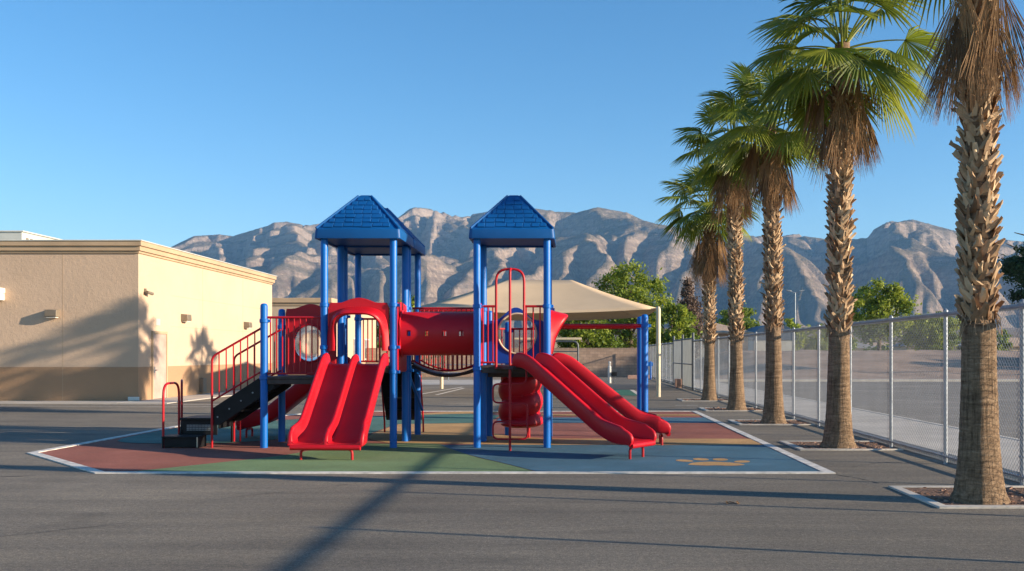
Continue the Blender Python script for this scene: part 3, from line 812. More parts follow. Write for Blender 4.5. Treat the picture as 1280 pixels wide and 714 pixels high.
# red bubble panel at the back of the low deck
def wave_top(x0, x1, zt, amp, n):
    return [(x0+(x1-x0)*k/n, zt+amp*(0.5-0.5*math.cos(2*math.pi*min(1,max(0,(k/n-0.12)/0.76))))) for k in range(n+1)]
def square_round(cx, cz, pts_angle, outer):
    """for each angle find outer outline point on polygon by ray casting"""
    out = []
    m = len(outer)
    for a in pts_angle:
        dx, dz = math.cos(a), math.sin(a); best = None
        for k in range(m):
            (x0,z0),(x1,z1) = outer[k], outer[(k+1)%m]
            ex, ez = x1-x0, z1-z0; den = dx*ez-dz*ex
            if abs(den) < 1e-9: continue
            t = ((x0-cx)*ez-(z0-cz)*ex)/den; s = ((x0-cx)*dz-(z0-cz)*dx)/den
            if t > 0 and -1e-6 <= s <= 1+1e-6 and (best is None or t < best): best = t
        out.append((cx+dx*best, cz+dz*best))
    return out
def hole_panel(name, x0, x1, z0, zt, amp, cx, cz, rx, rz, y, th, mat):
    outer = [(x0+.03,z0),(x1-.03,z0),(x1,z0+.03)]+list(reversed(wave_top(x0,x1,zt,amp,24)))+[(x0,z0+.03)]
    ang = [2*math.pi*k/64 for k in range(64)]
    O = square_round(cx, cz, ang, outer); Iq = [(cx+rx*math.cos(a), cz+rz*math.sin(a)) for a in ang]
    mb = MB(); mb.ring(O, Iq, lambda u,v,t:(u,t,v), y, y+th)
    return mb.build(name, mat, PS, bevel=0.006, sharp=40)
bp = hole_panel('bubble_panel', -5.18, XA0-.07, 1.245, 2.43, 0.09, -4.74, 1.80, 0.27, 0.33, 17.50, 0.05, M['red'])
mb = MB(); secs = []
for k in range(7):
    a = k/6*math.pi/2; secs.append([(-4.74+0.268*math.cos(a)*math.cos(q*2*math.pi/32), 17.50-0.17*math.sin(a), 1.80+0.328*math.cos(a)*math.sin(q*2*math.pi/32)) for q in range(32)])
mb.loft(secs, cap=False); mb.build('bubble_window', M['bubble'], bp)
mb = MB()
for k in range(24): pass
mb.tube([(-4.74+0.285*math.cos(2*math.pi*k/32), 17.49, 1.80+0.345*math.sin(2*math.pi*k/32)) for k in range(32)], 0.02, 8, closed=True); mb.build('window_ring', M['red'], bp)

# blue round-hole panel at the back of the right tower
hp = hole_panel('arch_panel', XC0+.07, XC1-.07, DK+0.02, 2.22, 0.24, -0.96, 1.98, 0.345, 0.36, 17.56, 0.05, M['bluedark'])
mb = MB(); mb.tube([(-0.96+0.35*math.cos(2*math.pi*k/40), 17.55, 1.98+0.365*math.sin(2*math.pi*k/40)) for k in range(40)], 0.018, 8, closed=True); mb.build('hole_rim', M['tanpost'], hp)

# red slide hoods (arched panel with a projecting brow)
def hood(f, w, z0, zt, arm, brow=0.30):
    """f(u,out,z); u across -w..w ; arch opening, arms reaching down to z0"""
    n = 28
    def inner(s):   # s 0..1 along the arch
        a = math.pi*s
        e = 0.55
        c, q = math.cos(a), math.sin(a)
        return (-(w-0.10)*math.copysign(abs(c)**e, c), z0+(zt-0.30-z0)*abs(q)**0.42)
    ss = [k/n for k in range(n+1)]
    inn = [inner(s) for s in ss]
    out = []
    for s, (u, z) in zip(ss, inn):
        # outer outline: straight sides, flat shoulders with a bump in the middle
        uu = -w*math.cos(math.pi*s); uu = max(-w, min(w, uu*1.5))
        zb = zt-0.10+0.085*math.cos(math.pi/2*max(-1,min(1,uu/(w*0.58))))**1.1
        if s < 0.12: p = (-w, z0+(zt-0.10-z0)*(s/0.12))
        elif s > 0.88: p = (w, z0+(zt-0.10-z0)*((1-s)/0.12))
        else:
            t = (s-0.12)/0.76; uu = -w+2*w*t
            zb = zt-0.10+0.085*math.cos(math.pi/2*max(-1,min(1,uu/(w*0.58))))**1.1
            p = (uu, zb)
        out.append(p)
    mb = MB(); mb.ring(out, inn, lambda u,v,t: f(u,t,v), -0.03, 0.03, closed=False)
    o = mb.build('slide_hood', M['red'], PS, bevel=0.008)
    # brow: a rounded lip following the arch, deepest over the head
    secs = []
    for s, (u, z) in zip(ss, inn):
        dpt = 0.05+brow*math.sin(math.pi*s)**0.75
        cu, cz = 0.0, z0
        du, dz = u, (z-z0)*1.0; l = math.hypot(du, dz) or 1; nx, nz = du/l, dz/l
        prof = [(0.0,0.0),(dpt*0.5,0.004),(dpt*0.92,-0.010),(dpt,0.012),(dpt*0.98,0.035),(dpt*0.88,0.055),(dpt*0.5,0.085),(0.0,0.13)]
        secs.append([f(u+nx*b, 0.031+a, z+nz*b) for a, b in prof])
    mb = MB(); mb.loft(secs, True, True); mb.build('brow', M['red'], o, sharp=50)
    return o
hood(lambda u,o,z: ((XA0+XA1)/2+u, 16.40-o, z), 0.515, 1.66, 2.58, 0.1, 0.24)
hood(lambda u,o,z: (XC1+o, 16.99+u, z), 0.50, 1.60, 2.56, 0.1, 0.28)

# slides
def slide(p0, d, run, z0, z1, walls, wh=0.19, name='slide', flat0=0.10, endflat=0.42, curve=None, feet=True, footgap=0.3, drop=1.0):
    """p0 centre of the entry (x,y); d unit direction; walls = lateral positions of the walls"""
    d = Vector((d[0], d[1], 0)).normalized(); sdv = Vector((d.y, -d.x, 0))
    # bed profile s->z
    s1 = flat0+0.12; sI = run-endflat*0.80; cb = 0.62; ct = 0.24
    m_ = (z0-z1)/(sI-s1)
    def zat(q):
        if q < s1-ct/2: return z0
        if q < s1+ct/2: return z0-m_*(q-s1+ct/2)**2/(2*ct)
        if q < sI-cb/2: return z0-m_*(q-s1)
        if q < sI+cb/2: return z1+m_*(sI+cb/2-q)**2/(2*cb)
        return z1-0.035*max(0, (q-run+0.08)/0.08)**2
    qs = [run*k/52 for k in range(49)]+[run-0.10, run-0.07, run-0.045, run-0.025, run-0.01, run]
    qs = sorted(set([q for q in qs if q <= run-0.12]+[run-0.10, run-0.07, run-0.045, run-0.025, run-0.01, run]))
    P = [Vector((q,0,zat(q))) for q in qs]
    n = len(P)
    secs = []
    wt = 0.034
    for i, p in enumerate(P):
        a = P[max(i-1,0)]; b = P[min(i+1,n-1)]; t = (b-a).normalized()
        nz, nx = t.x, -t.z
        t_ = p.x/run
        h = wh*(1.0+0.22*(0.5+0.5*math.cos(math.pi*min(1,abs(t_-0.86)/0.2))))
        if p.x > run-0.16: h = wh*1.02*max(0.02, (1-((p.x-run+0.16)/0.16)**2))**0.5
        if p.x < 0.12: h = wh*(0.55+0.45*math.sqrt(1-(1-p.x/0.12)**2))
        flare = 0.05*(0.5+0.5*math.cos(math.pi*min(1,abs(t_-0.93)/0.2)))
        prof = []
        wl = list(walls)
        # underside left to right closed polygon: start outer left bottom
        L0 = wl[0]-flare; R0 = wl[-1]+flare
        top = []
        for k, wv in enumerate(wl):
            wv2 = L0 if k == 0 else (R0 if k == len(wl)-1 else wv)
            hh = h if k in (0, len(wl)-1) else h*0.88
            lb = -0.02 if k == 0 else 0.012
            rb = -0.02 if k == len(wl)-1 else 0.012
            m = wt
            if k > 0: top += [(wv2-m-0.07, 0.0),(wv2-m-0.025, 0.008),(wv2-m, 0.035)]
            else: top += [(wv2-m, -0.02)]
            top += [(wv2-m*1.05, hh-0.035),(wv2-m*0.8, hh-0.010),(wv2-m*0.3, hh),(wv2+m*0.3, hh),(wv2+m*0.8, hh-0.010),(wv2+m*1.05, hh-0.035)]
            if k < len(wl)-1: top += [(wv2+m, 0.035),(wv2+m+0.025, 0.008),(wv2+m+0.07, 0.0)]
            else: top += [(wv2+m, -0.02)]
        bot = [(R0+wt-0.03, -0.045),(L0-wt+0.03, -0.045)]
        off = Vector((0,0,0))
        if curve: off = sdv*curve(t_)
        sec = []
        for u, v in top+bot:
            base = Vector((p0[0],p0[1],0))+off+d*(p.x+nx*v)+sdv*u
            sec.append((base.x, base.y, p.z+nz*v))
        secs.append(sec)
    mb = MB(); mb.loft(secs); 
    sl = mb.build(name, M['red'], PS, sharp=55)
    # rolled front lip
    e = Vector((p0[0],p0[1],0))+d*(run-0.012)+(sdv*curve(1.0) if curve else Vector((0,0,0)))
    a = e+sdv*(walls[0]-0.03); b = e+sdv*(walls[-1]+0.03)
    mb = MB(); mb.tube([(a.x,a.y,z1-0.055),(b.x,b.y,z1-0.055)], [0.042]*2, 12); mb.build('front_lip', M['red'], sl)
    if feet:
        q = e-d*0.10; wa = walls[0]+0.12; wb = walls[-1]-0.10
        mb = MB(); pts = [q+sdv*wa+d*0.02, q+sdv*wa, q+sdv*(wa+0.02), q+sdv*(wb-0.02), q+sdv*wb]
        A_ = q+sdv*wa; Bq = q+sdv*wb
        ln = fillet([(A_.x,A_.y,-0.03),(A_.x,A_.y,z1-0.09),(Bq.x,Bq.y,z1-0.09),(Bq.x,Bq.y,-0.03)], 0.07, 5)
        mb.tube(ln, 0.021, 10); mb.build('slide_foot', M['redp'], sl)
    return sl
slide(((XA0+XA1)/2-0.01, 16.34), (-0.03,-1), 1.94, DK+0.03, 0.255, (-0.50, 0.0, 0.50), 0.185, 'double_slide', endflat=0.38)
slide((-0.75, 16.02), (0.815,-0.58), 2.30, DK+0.02, 0.275, (-0.30, 0.30), 0.20, 'slide', endflat=0.54)
slide((-0.33, 17.0), (1,0), 2.06, DK+0.02, 0.27, (-0.28, 0.28), 0.20, 'slide', endflat=0.5)
slide((XA0-0.06, 18.45), (-1,0.0), 2.02, 1.34, 0.26, (-0.28, 0.28), 0.22, 'slide', endflat=0.56)

# crawl tunnel between the towers
mb = MB(); r = 0.385; yc, zc = 16.98, 1.965; nx_, na = 72, 48
x0, x1 = XA1+0.06, XC0-0.06
holes = [-2.78+0.0, -2.47, -2.17, -1.87]
def tv(i, k, rr): 
    a = 2*math.pi*k/na; return (x0+(x1-x0)*i/nx_, yc+rr*math.cos(a), zc+rr*math.sin(a))
def is_hole(i, k):
    x = x0+(x1-x0)*(i+0.5)/nx_; a = 2*math.pi*(k+0.5)/na
    front = abs(((a-math.pi+math.pi) % (2*math.pi))-math.pi) < 0.15   # facing the camera (-y)
    back = abs(((a+math.pi) % (2*math.pi))-math.pi) < 0.17
    return (front and any(abs(x-h) < 0.034 for h in holes)) or (back and any(abs(x-h+0.095) < 0.06 for h in holes))
vs = []; fs = []
for rr in (r, r-0.03):
    for i in range(nx_+1):
        for k in range(na): vs.append(tv(i, k, rr))
o_ = (nx_+1)*na
def vi(i, k, s): return s*o_+i*na+(k % na)
for i in range(nx_):
    for k in range(na):
        if is_hole(i, k): continue
        fs.append((vi(i,k,0),vi(i,k+1,0),vi(i+1,k+1,0),vi(i+1,k,0))); fs.append((vi(i,k,1),vi(i+1,k,1),vi(i+1,k+1,1),vi(i,k+1,1)))
        for (di, dk, e) in ((-1,0,((i,k),(i,k+1))),(1,0,((i+1,k+1),(i+1,k))),(0,-1,((i+1,k),(i,k))),(0,1,((i,k+1),(i+1,k+1)))):
            if 0 <= i+di < nx_ and is_hole(i+di, (k+dk) % na):
                (a1,b1),(a2,b2) = e; fs.append((vi(a1,b1,0),vi(a1,b1,1),vi(a2,b2,1),vi(a2,b2,0)))
for k in range(na):
    fs.append((vi(0,k,0),vi(0,k,1),vi(0,k+1,1),vi(0,k+1,0))); fs.append((vi(nx_,k,0),vi(nx_,k+1,0),vi(nx_,k+1,1),vi(nx_,k,1)))
mb.add(vs, fs); tun = mb.build('crawl_tunnel', M['red'], PS, sharp=45)
for xx, sg in ((XA1+0.02, 1), (XC0-0.02, -1)):
    ang = [2*math.pi*k/48+0.01 for k in range(48)]
    O = square_round(yc, zc, ang, [(16.47,DK-0.12),(17.5,DK-0.12),(17.5,2.48),(17.1,2.52),(16.86,2.52),(16.47,2.48)])
    Iq = [(yc+(r-0.03)*math.cos(a), zc+(r-0.03)*math.sin(a)) for a in ang]
    mb = MB(); mb.ring(O, Iq, lambda u,v,t:(xx+t,u,v), -0.022, 0.022); mb.build('tunnel_panel', M['red'], tun, bevel=0.008)
    mb = MB(); mb.tube([(xx+sg*0.045, yc+(r+0.012)*math.cos(a), zc+(r+0.012)*math.sin(a)) for a in ang], 0.02, 8, closed=True); mb.build('tunnel_collar', M['red'], tun)

# sagging bridge behind the tunnel
bx0, bx1 = XA1+0.07, XC0-0.05
def sag(x): t = (x-bx0)/(bx1-bx0); return DK+0.02-0.20*4*t*(1-t)
mb = MB()
n = 26
for yy in (17.98, 18.86):
    mb.tube([(bx0+(bx1-bx0)*k/n, yy, sag(bx0+(bx1-bx0)*k/n)-0.03) for k in range(n+1)], 0.03, 8)
for k in range(n):
    xa = bx0+(bx1-bx0)*(k+0.06)/n; xb = bx0+(bx1-bx0)*(k+0.94)/n
    mb.add([(xa,18.0,sag(xa)-.04),(xb,18.0,sag(xb)-.04),(xb,18.84,sag(xb)-.04),(xa,18.84,sag(xa)-.04),(xa,18.0,sag(xa)),(xb,18.0,sag(xb)),(xb,18.84,sag(xb)),(xa,18.84,sag(xa))],
           [(0,3,2,1),(4,5,6,7),(0,1,5,4),(1,2,6,5),(2,3,7,6),(3,0,4,7)])
br = mb.build('bridge', M['brown'], PS)
for yy in (17.96, 18.88):
    mb = MB(); mb.tube([(bx0,yy,2.46),(bx1,yy,2.46)], 0.021, 10)
    mb.tube([(bx0+(bx1-bx0)*k/n, yy, sag(bx0+(bx1-bx0)*k/n)+0.06) for k in range(n+1)], 0.016, 8)
    for k in range(15):
        x = bx0+(bx1-bx0)*(k+0.5)/15; mb.tube([(x,yy,sag(x)+0.06),(x,yy,2.46)], 0.012, 8)
    mb.build('bridge_rail', M['redp'], br)

# corkscrew climbing pole and hoop
mb = MB(); px_, py_ = -0.985, 15.86
lp = [( px_, py_, -0.05), (px_, py_, 2.90)]
mb.tube(fillet([(px_,py_,-0.05),(px_,py_,3.02),(px_,16.12,3.03)], 0.10, 6), 0.021, 12)
cp = mb.build('climbing_pole', M['redp'], PS)
def loopstep(zl, zh, xl, xr):
    mb = MB(); mb.tube(fillet([(px_,py_,zh),(xl if xl else px_,py_,zh),(xl if xl else px_,py_,zl),(px_,py_,zl)], 0.09, 5) if xr is None else
        fillet([(px_,py_,zh),(xr,py_,zh),(xr,py_,zl),(px_,py_,zl)], 0.09, 5), 0.015, 8)
    mb.build('loop_step', M['redp'], cp)
loopstep(1.12, 1.42, None, px_+0.27); loopstep(0.80, 1.11, px_-0.28, None); loopstep(0.47, 0.79, None, px_+0.29)
mb = MB(); zl, zh = 0.20, 0.49
mb.tube(fillet([(px_,py_,zh),(px_-.28,py_,zh),(px_-.28,py_,zl),(px_+.29,py_,zl),(px_+.29,py_,zh),(px_,py_,zh)], 0.09, 5), 0.015, 8); mb.build('loop_step', M['redp'], cp)
mb = MB(); mb.tube(fillet([(-1.235,16.13,DK-0.05),(-1.235,16.13,3.03),(-0.765,16.13,3.03),(-0.765,16.13,DK-0.02)], 0.2, 7), 0.021, 12); mb.build('climber_hoop', M['redp'], PS)

# spiral tube slide behind the right tower
hx_, hy_ = -0.93, 18.22
mb = MB(); nth, nz_ = 56, 84; pitch = 0.40; zb0, zt0 = 0.20, 1.40
def rad(th, z):
    f = ((z-0.12)/pitch - th/(2*math.pi)) % 1.0
    e = min(1, (z-zb0)/0.10) if z < zb0+0.10 else 1
    return (0.325+0.10*math.sin(math.pi*f)**0.55)*max(0.03, math.sqrt(max(0, 1-(1-e)**2)))
secs = []
for j in range(nz_+1):
    z = zb0+(zt0-zb0)*j/nz_
    secs.append([(hx_+rad(2*math.pi*k/nth, z)*math.cos(2*math.pi*k/nth), hy_+rad(2*math.pi*k/nth, z)*math.sin(2*math.pi*k/nth), z) for k in range(nth)])
mb.loft(secs); ts = mb.build('tube_slide', M['red'], PS, sharp=50)
mb = MB(); hp_ = []
for k in range(150):
    th = 2*math.pi*k/48; z = 0.12+pitch*(1.0+k/48)
    if z > zt0-0.02: break
    hp_.append((hx_+0.338*math.cos(th), hy_+0.338*math.sin(th), z))
mb.tube(hp_, 0.022, 8); mb.build('seam_flange', M['red'], ts)
mb = MB()
for k in range(2, len(hp_)-1, 5):
    p = Vector(hp_[k]); o_r = Vector((p.x-hx_, p.y-hy_, 0)).normalized()*0.025
    mb.tube([p+o_r+Vector((0,0,-.03)), p+o_r+Vector((0,0,.03))], 0.011, 6)
bo = mb.build('seam_bolts', M['red'], ts); bo['kind'] = 'stuff'
mb = MB(); mb.tube([(hx_+0.15,hy_+0.1,-0.05),(hx_+0.15,hy_+0.1,0.3)], 0.03, 10); mb.build('slide_foot', M['redp'], ts)

# overhead ladder to the right
for yy in (17.5, 18.5):
    mb = MB(); mb.tube([(XC1 if yy < 18 else -0.40, yy if yy<18 else 18.72, 2.12),(1.37,yy,2.12)], 0.036 if yy < 18 else 0.03, 12); mb.build('overhead_beam', M['redp'], PS)
for k in range(5):
    mb = MB(); x = -0.1+k*0.30; mb.tube([(x,17.5,2.12),(x,18.58,2.12)], 0.016, 8); mb.build('rung', M['redp'], PS)

# stairs on the left: stepped platform, stringers with treads, hand rails
def bar3(mb, a, b, r=0.018, n=8): mb.tube([a, b], r, n)
mb = MB()
mb.box(-6.94,-6.32,16.32,16.72,0.17,0.205); mb.box(-6.94,-6.91,16.33,16.71,0.0,0.169); mb.box(-6.35,-6.32,16.33,16.71,0.0,0.169); mb.box(-6.905,-6.355,16.34,16.36,0.02,0.169)
st = mb.build('step', M['black'], PS, bevel=0.006)
mb = MB(); mb.box(-6.80,-6.12,16.73,17.5,0.45,0.49)
mb.prism([(16.722,0.0),(17.5,0.0),(17.5,0.448),(16.80,0.448),(16.722,0.21)], lambda u,v,t:(t,u,v), -6.80,-6.77)
mb.prism([(16.80,0.30),(17.5,0.30),(17.5,0.448),(16.80,0.448)], lambda u,v,t:(t,u,v), -6.15,-6.12)
mb.box(-6.15,-6.12,17.42,17.5,0.0,0.298)
mb.box(-6.768,-6.152,16.76,16.78,0.19,0.448)
pl = mb.build('step_platform', M['black'], PS, bevel=0.006)
mb = MB()
for r_ in range(4):
    for c_ in range(18): mb.box(-6.68+c_*0.026,-6.663+c_*0.026,16.752,16.757,0.27+r_*0.028,0.287+r_*0.028)
mb.build('perforation', M['galv'], pl)
mb = MB()
for x in (-6.73,-6.2): mb.lathe([(0.016,0.0),(0.016,0.002)], x, 0, 6)
d1 = MB(); d1.tube([(-6.33,16.315,0.02),(-6.33,16.315,0.19)], 0.012, 6); d1.build('edge_strip', M['tanpost'], st)
mb = MB()
for yy in (16.44, 17.44):
    mb.prism([(-6.12,0.39),(-5.98,0.39),(-5.06,1.02),(-5.06,1.205),(-5.30,1.205),(-6.12,0.67)], lambda u,v,t:(u,yy+t,v), -0.02, 0.02)
for k in range(4):
    z = 0.62+k*0.17; x = -6.02+k*0.235; mb.box(x, x+0.25, 16.462, 17.418, z-0.03, z); None
mb.prism([(-6.10,0.425),(-5.18,1.055),(-5.18,1.075),(-6.10,0.445)], lambda u,v,t:(u,t,v), 16.463, 17.417)
sr = mb.build('stair', M['black'], PS, bevel=0.005)
for k in range(5):
    x = -6.02+k*0.2; z = 0.53+k*0.138
    mb = MB(); mb.tube([(x,16.41,z),(x,16.42,z)], 0.014, 8); mb.build('bolt', M['galv'], sr)
for yy in (16.40, 17.48):
    mb = MB(); z_at = lambda x: 1.54+(x+6.11)*0.60; zb_at = lambda x: 0.80+(x+6.11)*0.60
    mb.tube(fillet([(-6.11,yy,-0.05),(-6.11,yy,1.56),(-5.26,yy,z_at(-5.26))], 0.09, 6), 0.0195, 10)
    mb.tube([(-6.11,yy,zb_at(-6.11)),(-5.26,yy,zb_at(-5.26))], 0.016, 8)
    for k in range(6):
        x = -6.11+(k+1)*0.122; mb.tube([(x,yy,zb_at(x)),(x,yy,z_at(x))], 0.0115, 8)
    mb.build('stair_rail', M['redp'], PS)
mb = MB(); mb.tube([(-6.0,17.49,-0.05),(-6.0,17.49,0.6)], 0.018, 8); mb.build('stair_leg', M['redp'], PS)
mb = MB(); mb.tube(fillet([(-6.925,16.36,-0.05),(-6.925,16.36,1.10),(-6.925,17.02,1.10),(-6.925,17.02,-0.05)], 0.22, 7), 0.0205, 10); mb.build('grab_loop', M['redp'], PS)
mb = MB(); mb.tube(fillet([(-6.99,17.30,-0.05),(-6.99,17.30,1.12),(-7.25,17.95,1.12),(-7.25,17.95,-0.05)], 0.2, 7), 0.0205, 10); mb.build('grab_loop', M['redp'], PS)

# black climbing wall behind the left tower
mb = MB()
f = lambda u, s, t: (u, 19.12+ (1.41-s)*0.42 + t, s)
mb.prism([(-3.74,0.26),(-3.02,0.26),(-3.06,1.44),(-3.80,1.44)], f, -0.02, 0.02)
cw = mb.build('climbing_wall', M['black'], PS, bevel=0.006)
for k in range(4):
    mb = MB(); z = 0.45+k*0.25; y_ = 19.12+(1.41-z)*0.42
    mb.box(-3.7,-3.08,y_-0.08,y_-0.024,z,z+0.03); mb.build('foothold', M['black'], cw, bevel=0.004)
mb = MB()
for x in (-3.78,-2.99): mb.tube([(x,19.64,-0.05),(x,19.60,0.25),(x,19.12,1.5),(x,19.1,2.2)], 0.019, 8)
mb.build('climber_rail', M['redp'], PS)
mb = MB(); mb.tube([(-3.05,18.0,1.32),(-2.9,18.9,0.5)], 0.028, 10); mb.build('brace', M['blue'], PS)
# little red gate panels seen through the hood
mb = MB(); mb.tube(fillet([(-3.60,18.96,DK+0.02),(-3.60,18.96,2.5),(-3.42,18.96,2.5),(-3.42,18.96,DK+0.12),(-3.60,18.96,DK+0.12)],0.05,4), 0.018, 8); mb.build('entry_rail', M['redp'], PS)
# ------------------------------------------------------------------ chain link fence along the yard
FX, FT = 5.42, 2.18
def fence_run(root, y0, y1, posts, x=FX, zt=FT, pitch=0.071):
    for yy in posts:
        mb = MB(); r = 0.03
        mb.lathe([(r,-0.1),(r,zt+0.02),(r+0.008,zt+0.025),(r+0.006,zt+0.06),(r*0.5,zt+0.085),(0.002,zt+0.09)], x+0.05, yy, 12)
        for z in (0.35,0.8,1.25,1.7): mb.lathe([(r+0.001,z),(r+0.005,z+0.004),(r+0.005,z+0.022),(r+0.001,z+0.026)], x+0.05, yy, 12)
        mb.build('post', M['galv'], root)
    mb = MB(); mb.tube([(x+0.045,y0,zt),(x+0.045,y1,zt)], 0.036, 12); mb.build('top_rail', M['galv'], root)
    mb = MB(); mb.tube([(x+0.045,y0,0.12),(x+0.045,y1,0.12)], 0.021, 10); mb.build('bottom_rail', M['galv'], root)
    mb = MB(); H = zt+0.05-0.06; n = int((y1-y0)/pitch)
    # straight diagonals both ways = diamonds; a third wire twist is below what shows
    slope = 1.0
    for s in (1, -1):
        k = -int(H/pitch)-1
        while y0+k*pitch < y1+H:
            a = y0+k*pitch
            if s == 1: pa, pb = (a, 0.06), (a+H*slope, 0.06+H)
            else: pa, pb = (a, 0.06+H), (a+H*slope, 0.06)
            # clip to the run
            (ya, za), (yb, zb) = pa, pb
            if yb > y0 and ya < y1:
                t0 = max(0, (y0-ya)/(yb-ya)); t1 = min(1, (y1-ya)/(yb-ya))
                A_ = Vector((x+0.003*s, ya+(yb-ya)*t0, za+(zb-za)*t0)); B_ = Vector((x+0.003*s, ya+(yb-ya)*t1, za+(zb-za)*t1))
                r = 0.0021; d = (B_-A_).normalized(); u = Vector((1,0,0)); w_ = d.cross(u)
                vs = []
                for P in (A_, B_):
                    for q in range(3): vs.append(P+u*r*math.cos(q*2.0944)+w_*r*math.sin(q*2.0944))
                mb.add(vs, [(0,1,4,3),(1,2,5,4),(2,0,3,5)])
            k += 1
    mb.build('chain_mesh', M['wire'], root, sharp=0)
fn = empty('chain_link_fence', (FX, 24, 0), 'galvanised chain link fence running behind the row of fan palms', 'fence')
SP = 2.37
fence_run(fn, 4.4, 42.2, [4.5+SP*k-0.01 for k in range(16)]+[42.2])
fn2 = empty('chain_link_fence', (FX, 58, 0), 'far stretch of pale chain link fence beyond the dark framed gates', 'fence')
fence_run(fn2, 50.2, 67.4, [50.2+2.15*k for k in range(9)])
gt = empty('yard_gate', (FX, 46, 0), 'pair of dark framed gates with pale upright slats in the far fence', 'gate')
for ya, yb in ((42.35, 46.1), (46.3, 50.05)):
    mb = MB(); mb.tube(fillet([(FX,ya,0.08),(FX,ya,2.3),(FX,yb,2.3),(FX,yb,0.08)],0.02,2), 0.035, 8); mb.tube([(FX,ya,0.1),(FX,yb,0.1)], 0.03, 8); mb.tube([(FX,ya,1.15),(FX,yb,1.15)], 0.025, 8)
    lf = mb.build('gate_leaf', M['darkmetal'], gt)
    k = 0; y = ya+0.11
    mb = MB()
    while y < yb-0.1: mb.box(FX-0.01, FX+0.01, y, y+0.055, 0.12, 2.26); y += 0.105
    mb.build('slat_panel', M['hvac'], lf)
for yy in (42.28, 46.2, 50.12):
    mb = MB(); mb.tube([(FX+0.02,yy,-0.1),(FX+0.02,yy,2.55)], 0.055, 10); mb.build('gate_post', M['darkmetal'], gt)
mb = MB(); mb.box(FX-0.35, FX-0.06, 46.0, 46.5, 0.0, 0.42); mb.build('gate_stop_block', M['pinkcurb'], gt, bevel=0.02)

# ------------------------------------------------------------------ planting pits and palms
def pit(cy, x0=3.83, x1=5.55, hw=0.80):
    mb = MB(); y0, y1 = cy-hw+0.35, cy+hw+0.35
    o = flat('planting_pit', rect(x0+.12, x1-.02, y0+.12, y1-.12), 0.012, M['dirt'])
    mb.box(x0, x1, y0, y0+.115, -0.02, 0.022); mb.box(x0, x1, y1-.115, y1, -0.02, 0.022); mb.box(x0, x0+.115, y0+.118, y1-.118, -0.02, 0.022)
    o = mb.build('pit_border', M['concrete'], None, bevel=0.006); o['kind'] = 'structure'
    rs = random.Random(int(cy*10)); mb = MB()
    for k in range(260):
        x = rs.uniform(x0+.13, x1-.05); y = rs.uniform(y0+.13, y1-.13); s = rs.uniform(0.005, 0.02)
        if rs.random() < 0.1: s *= 1.8
        a = rs.uniform(0, 6.28); h = s*rs.uniform(0.5, 1.0); l = s*rs.uniform(1, 2.4)
        c, q = math.cos(a), math.sin(a); z = 0.010
        pts = [(-l,-s*.7),(l*.6,-s),(l,s*.4),(-l*.5,s)]
        tn = rs.random()
        mb.add([(x+u*c-v*q, y+u*q+v*c, z) for u,v in pts]+[(x+.6*(u*c-v*q), y+.6*(u*q+v*c), z+h) for u,v in pts],
               [(4,5,6,7),(0,1,5,4),(1,2,6,5),(2,3,7,6),(3,0,4,7)], (tn,0,0))
    o = mb.build('mulch_stones', M['mulch'], None, sharp=0); o['kind'] = 'stuff'
M['mulch'] = mat_tint('mulch and stones', (0.16, 0.08, 0.05), (0.38, 0.24, 0.17), 0.9)

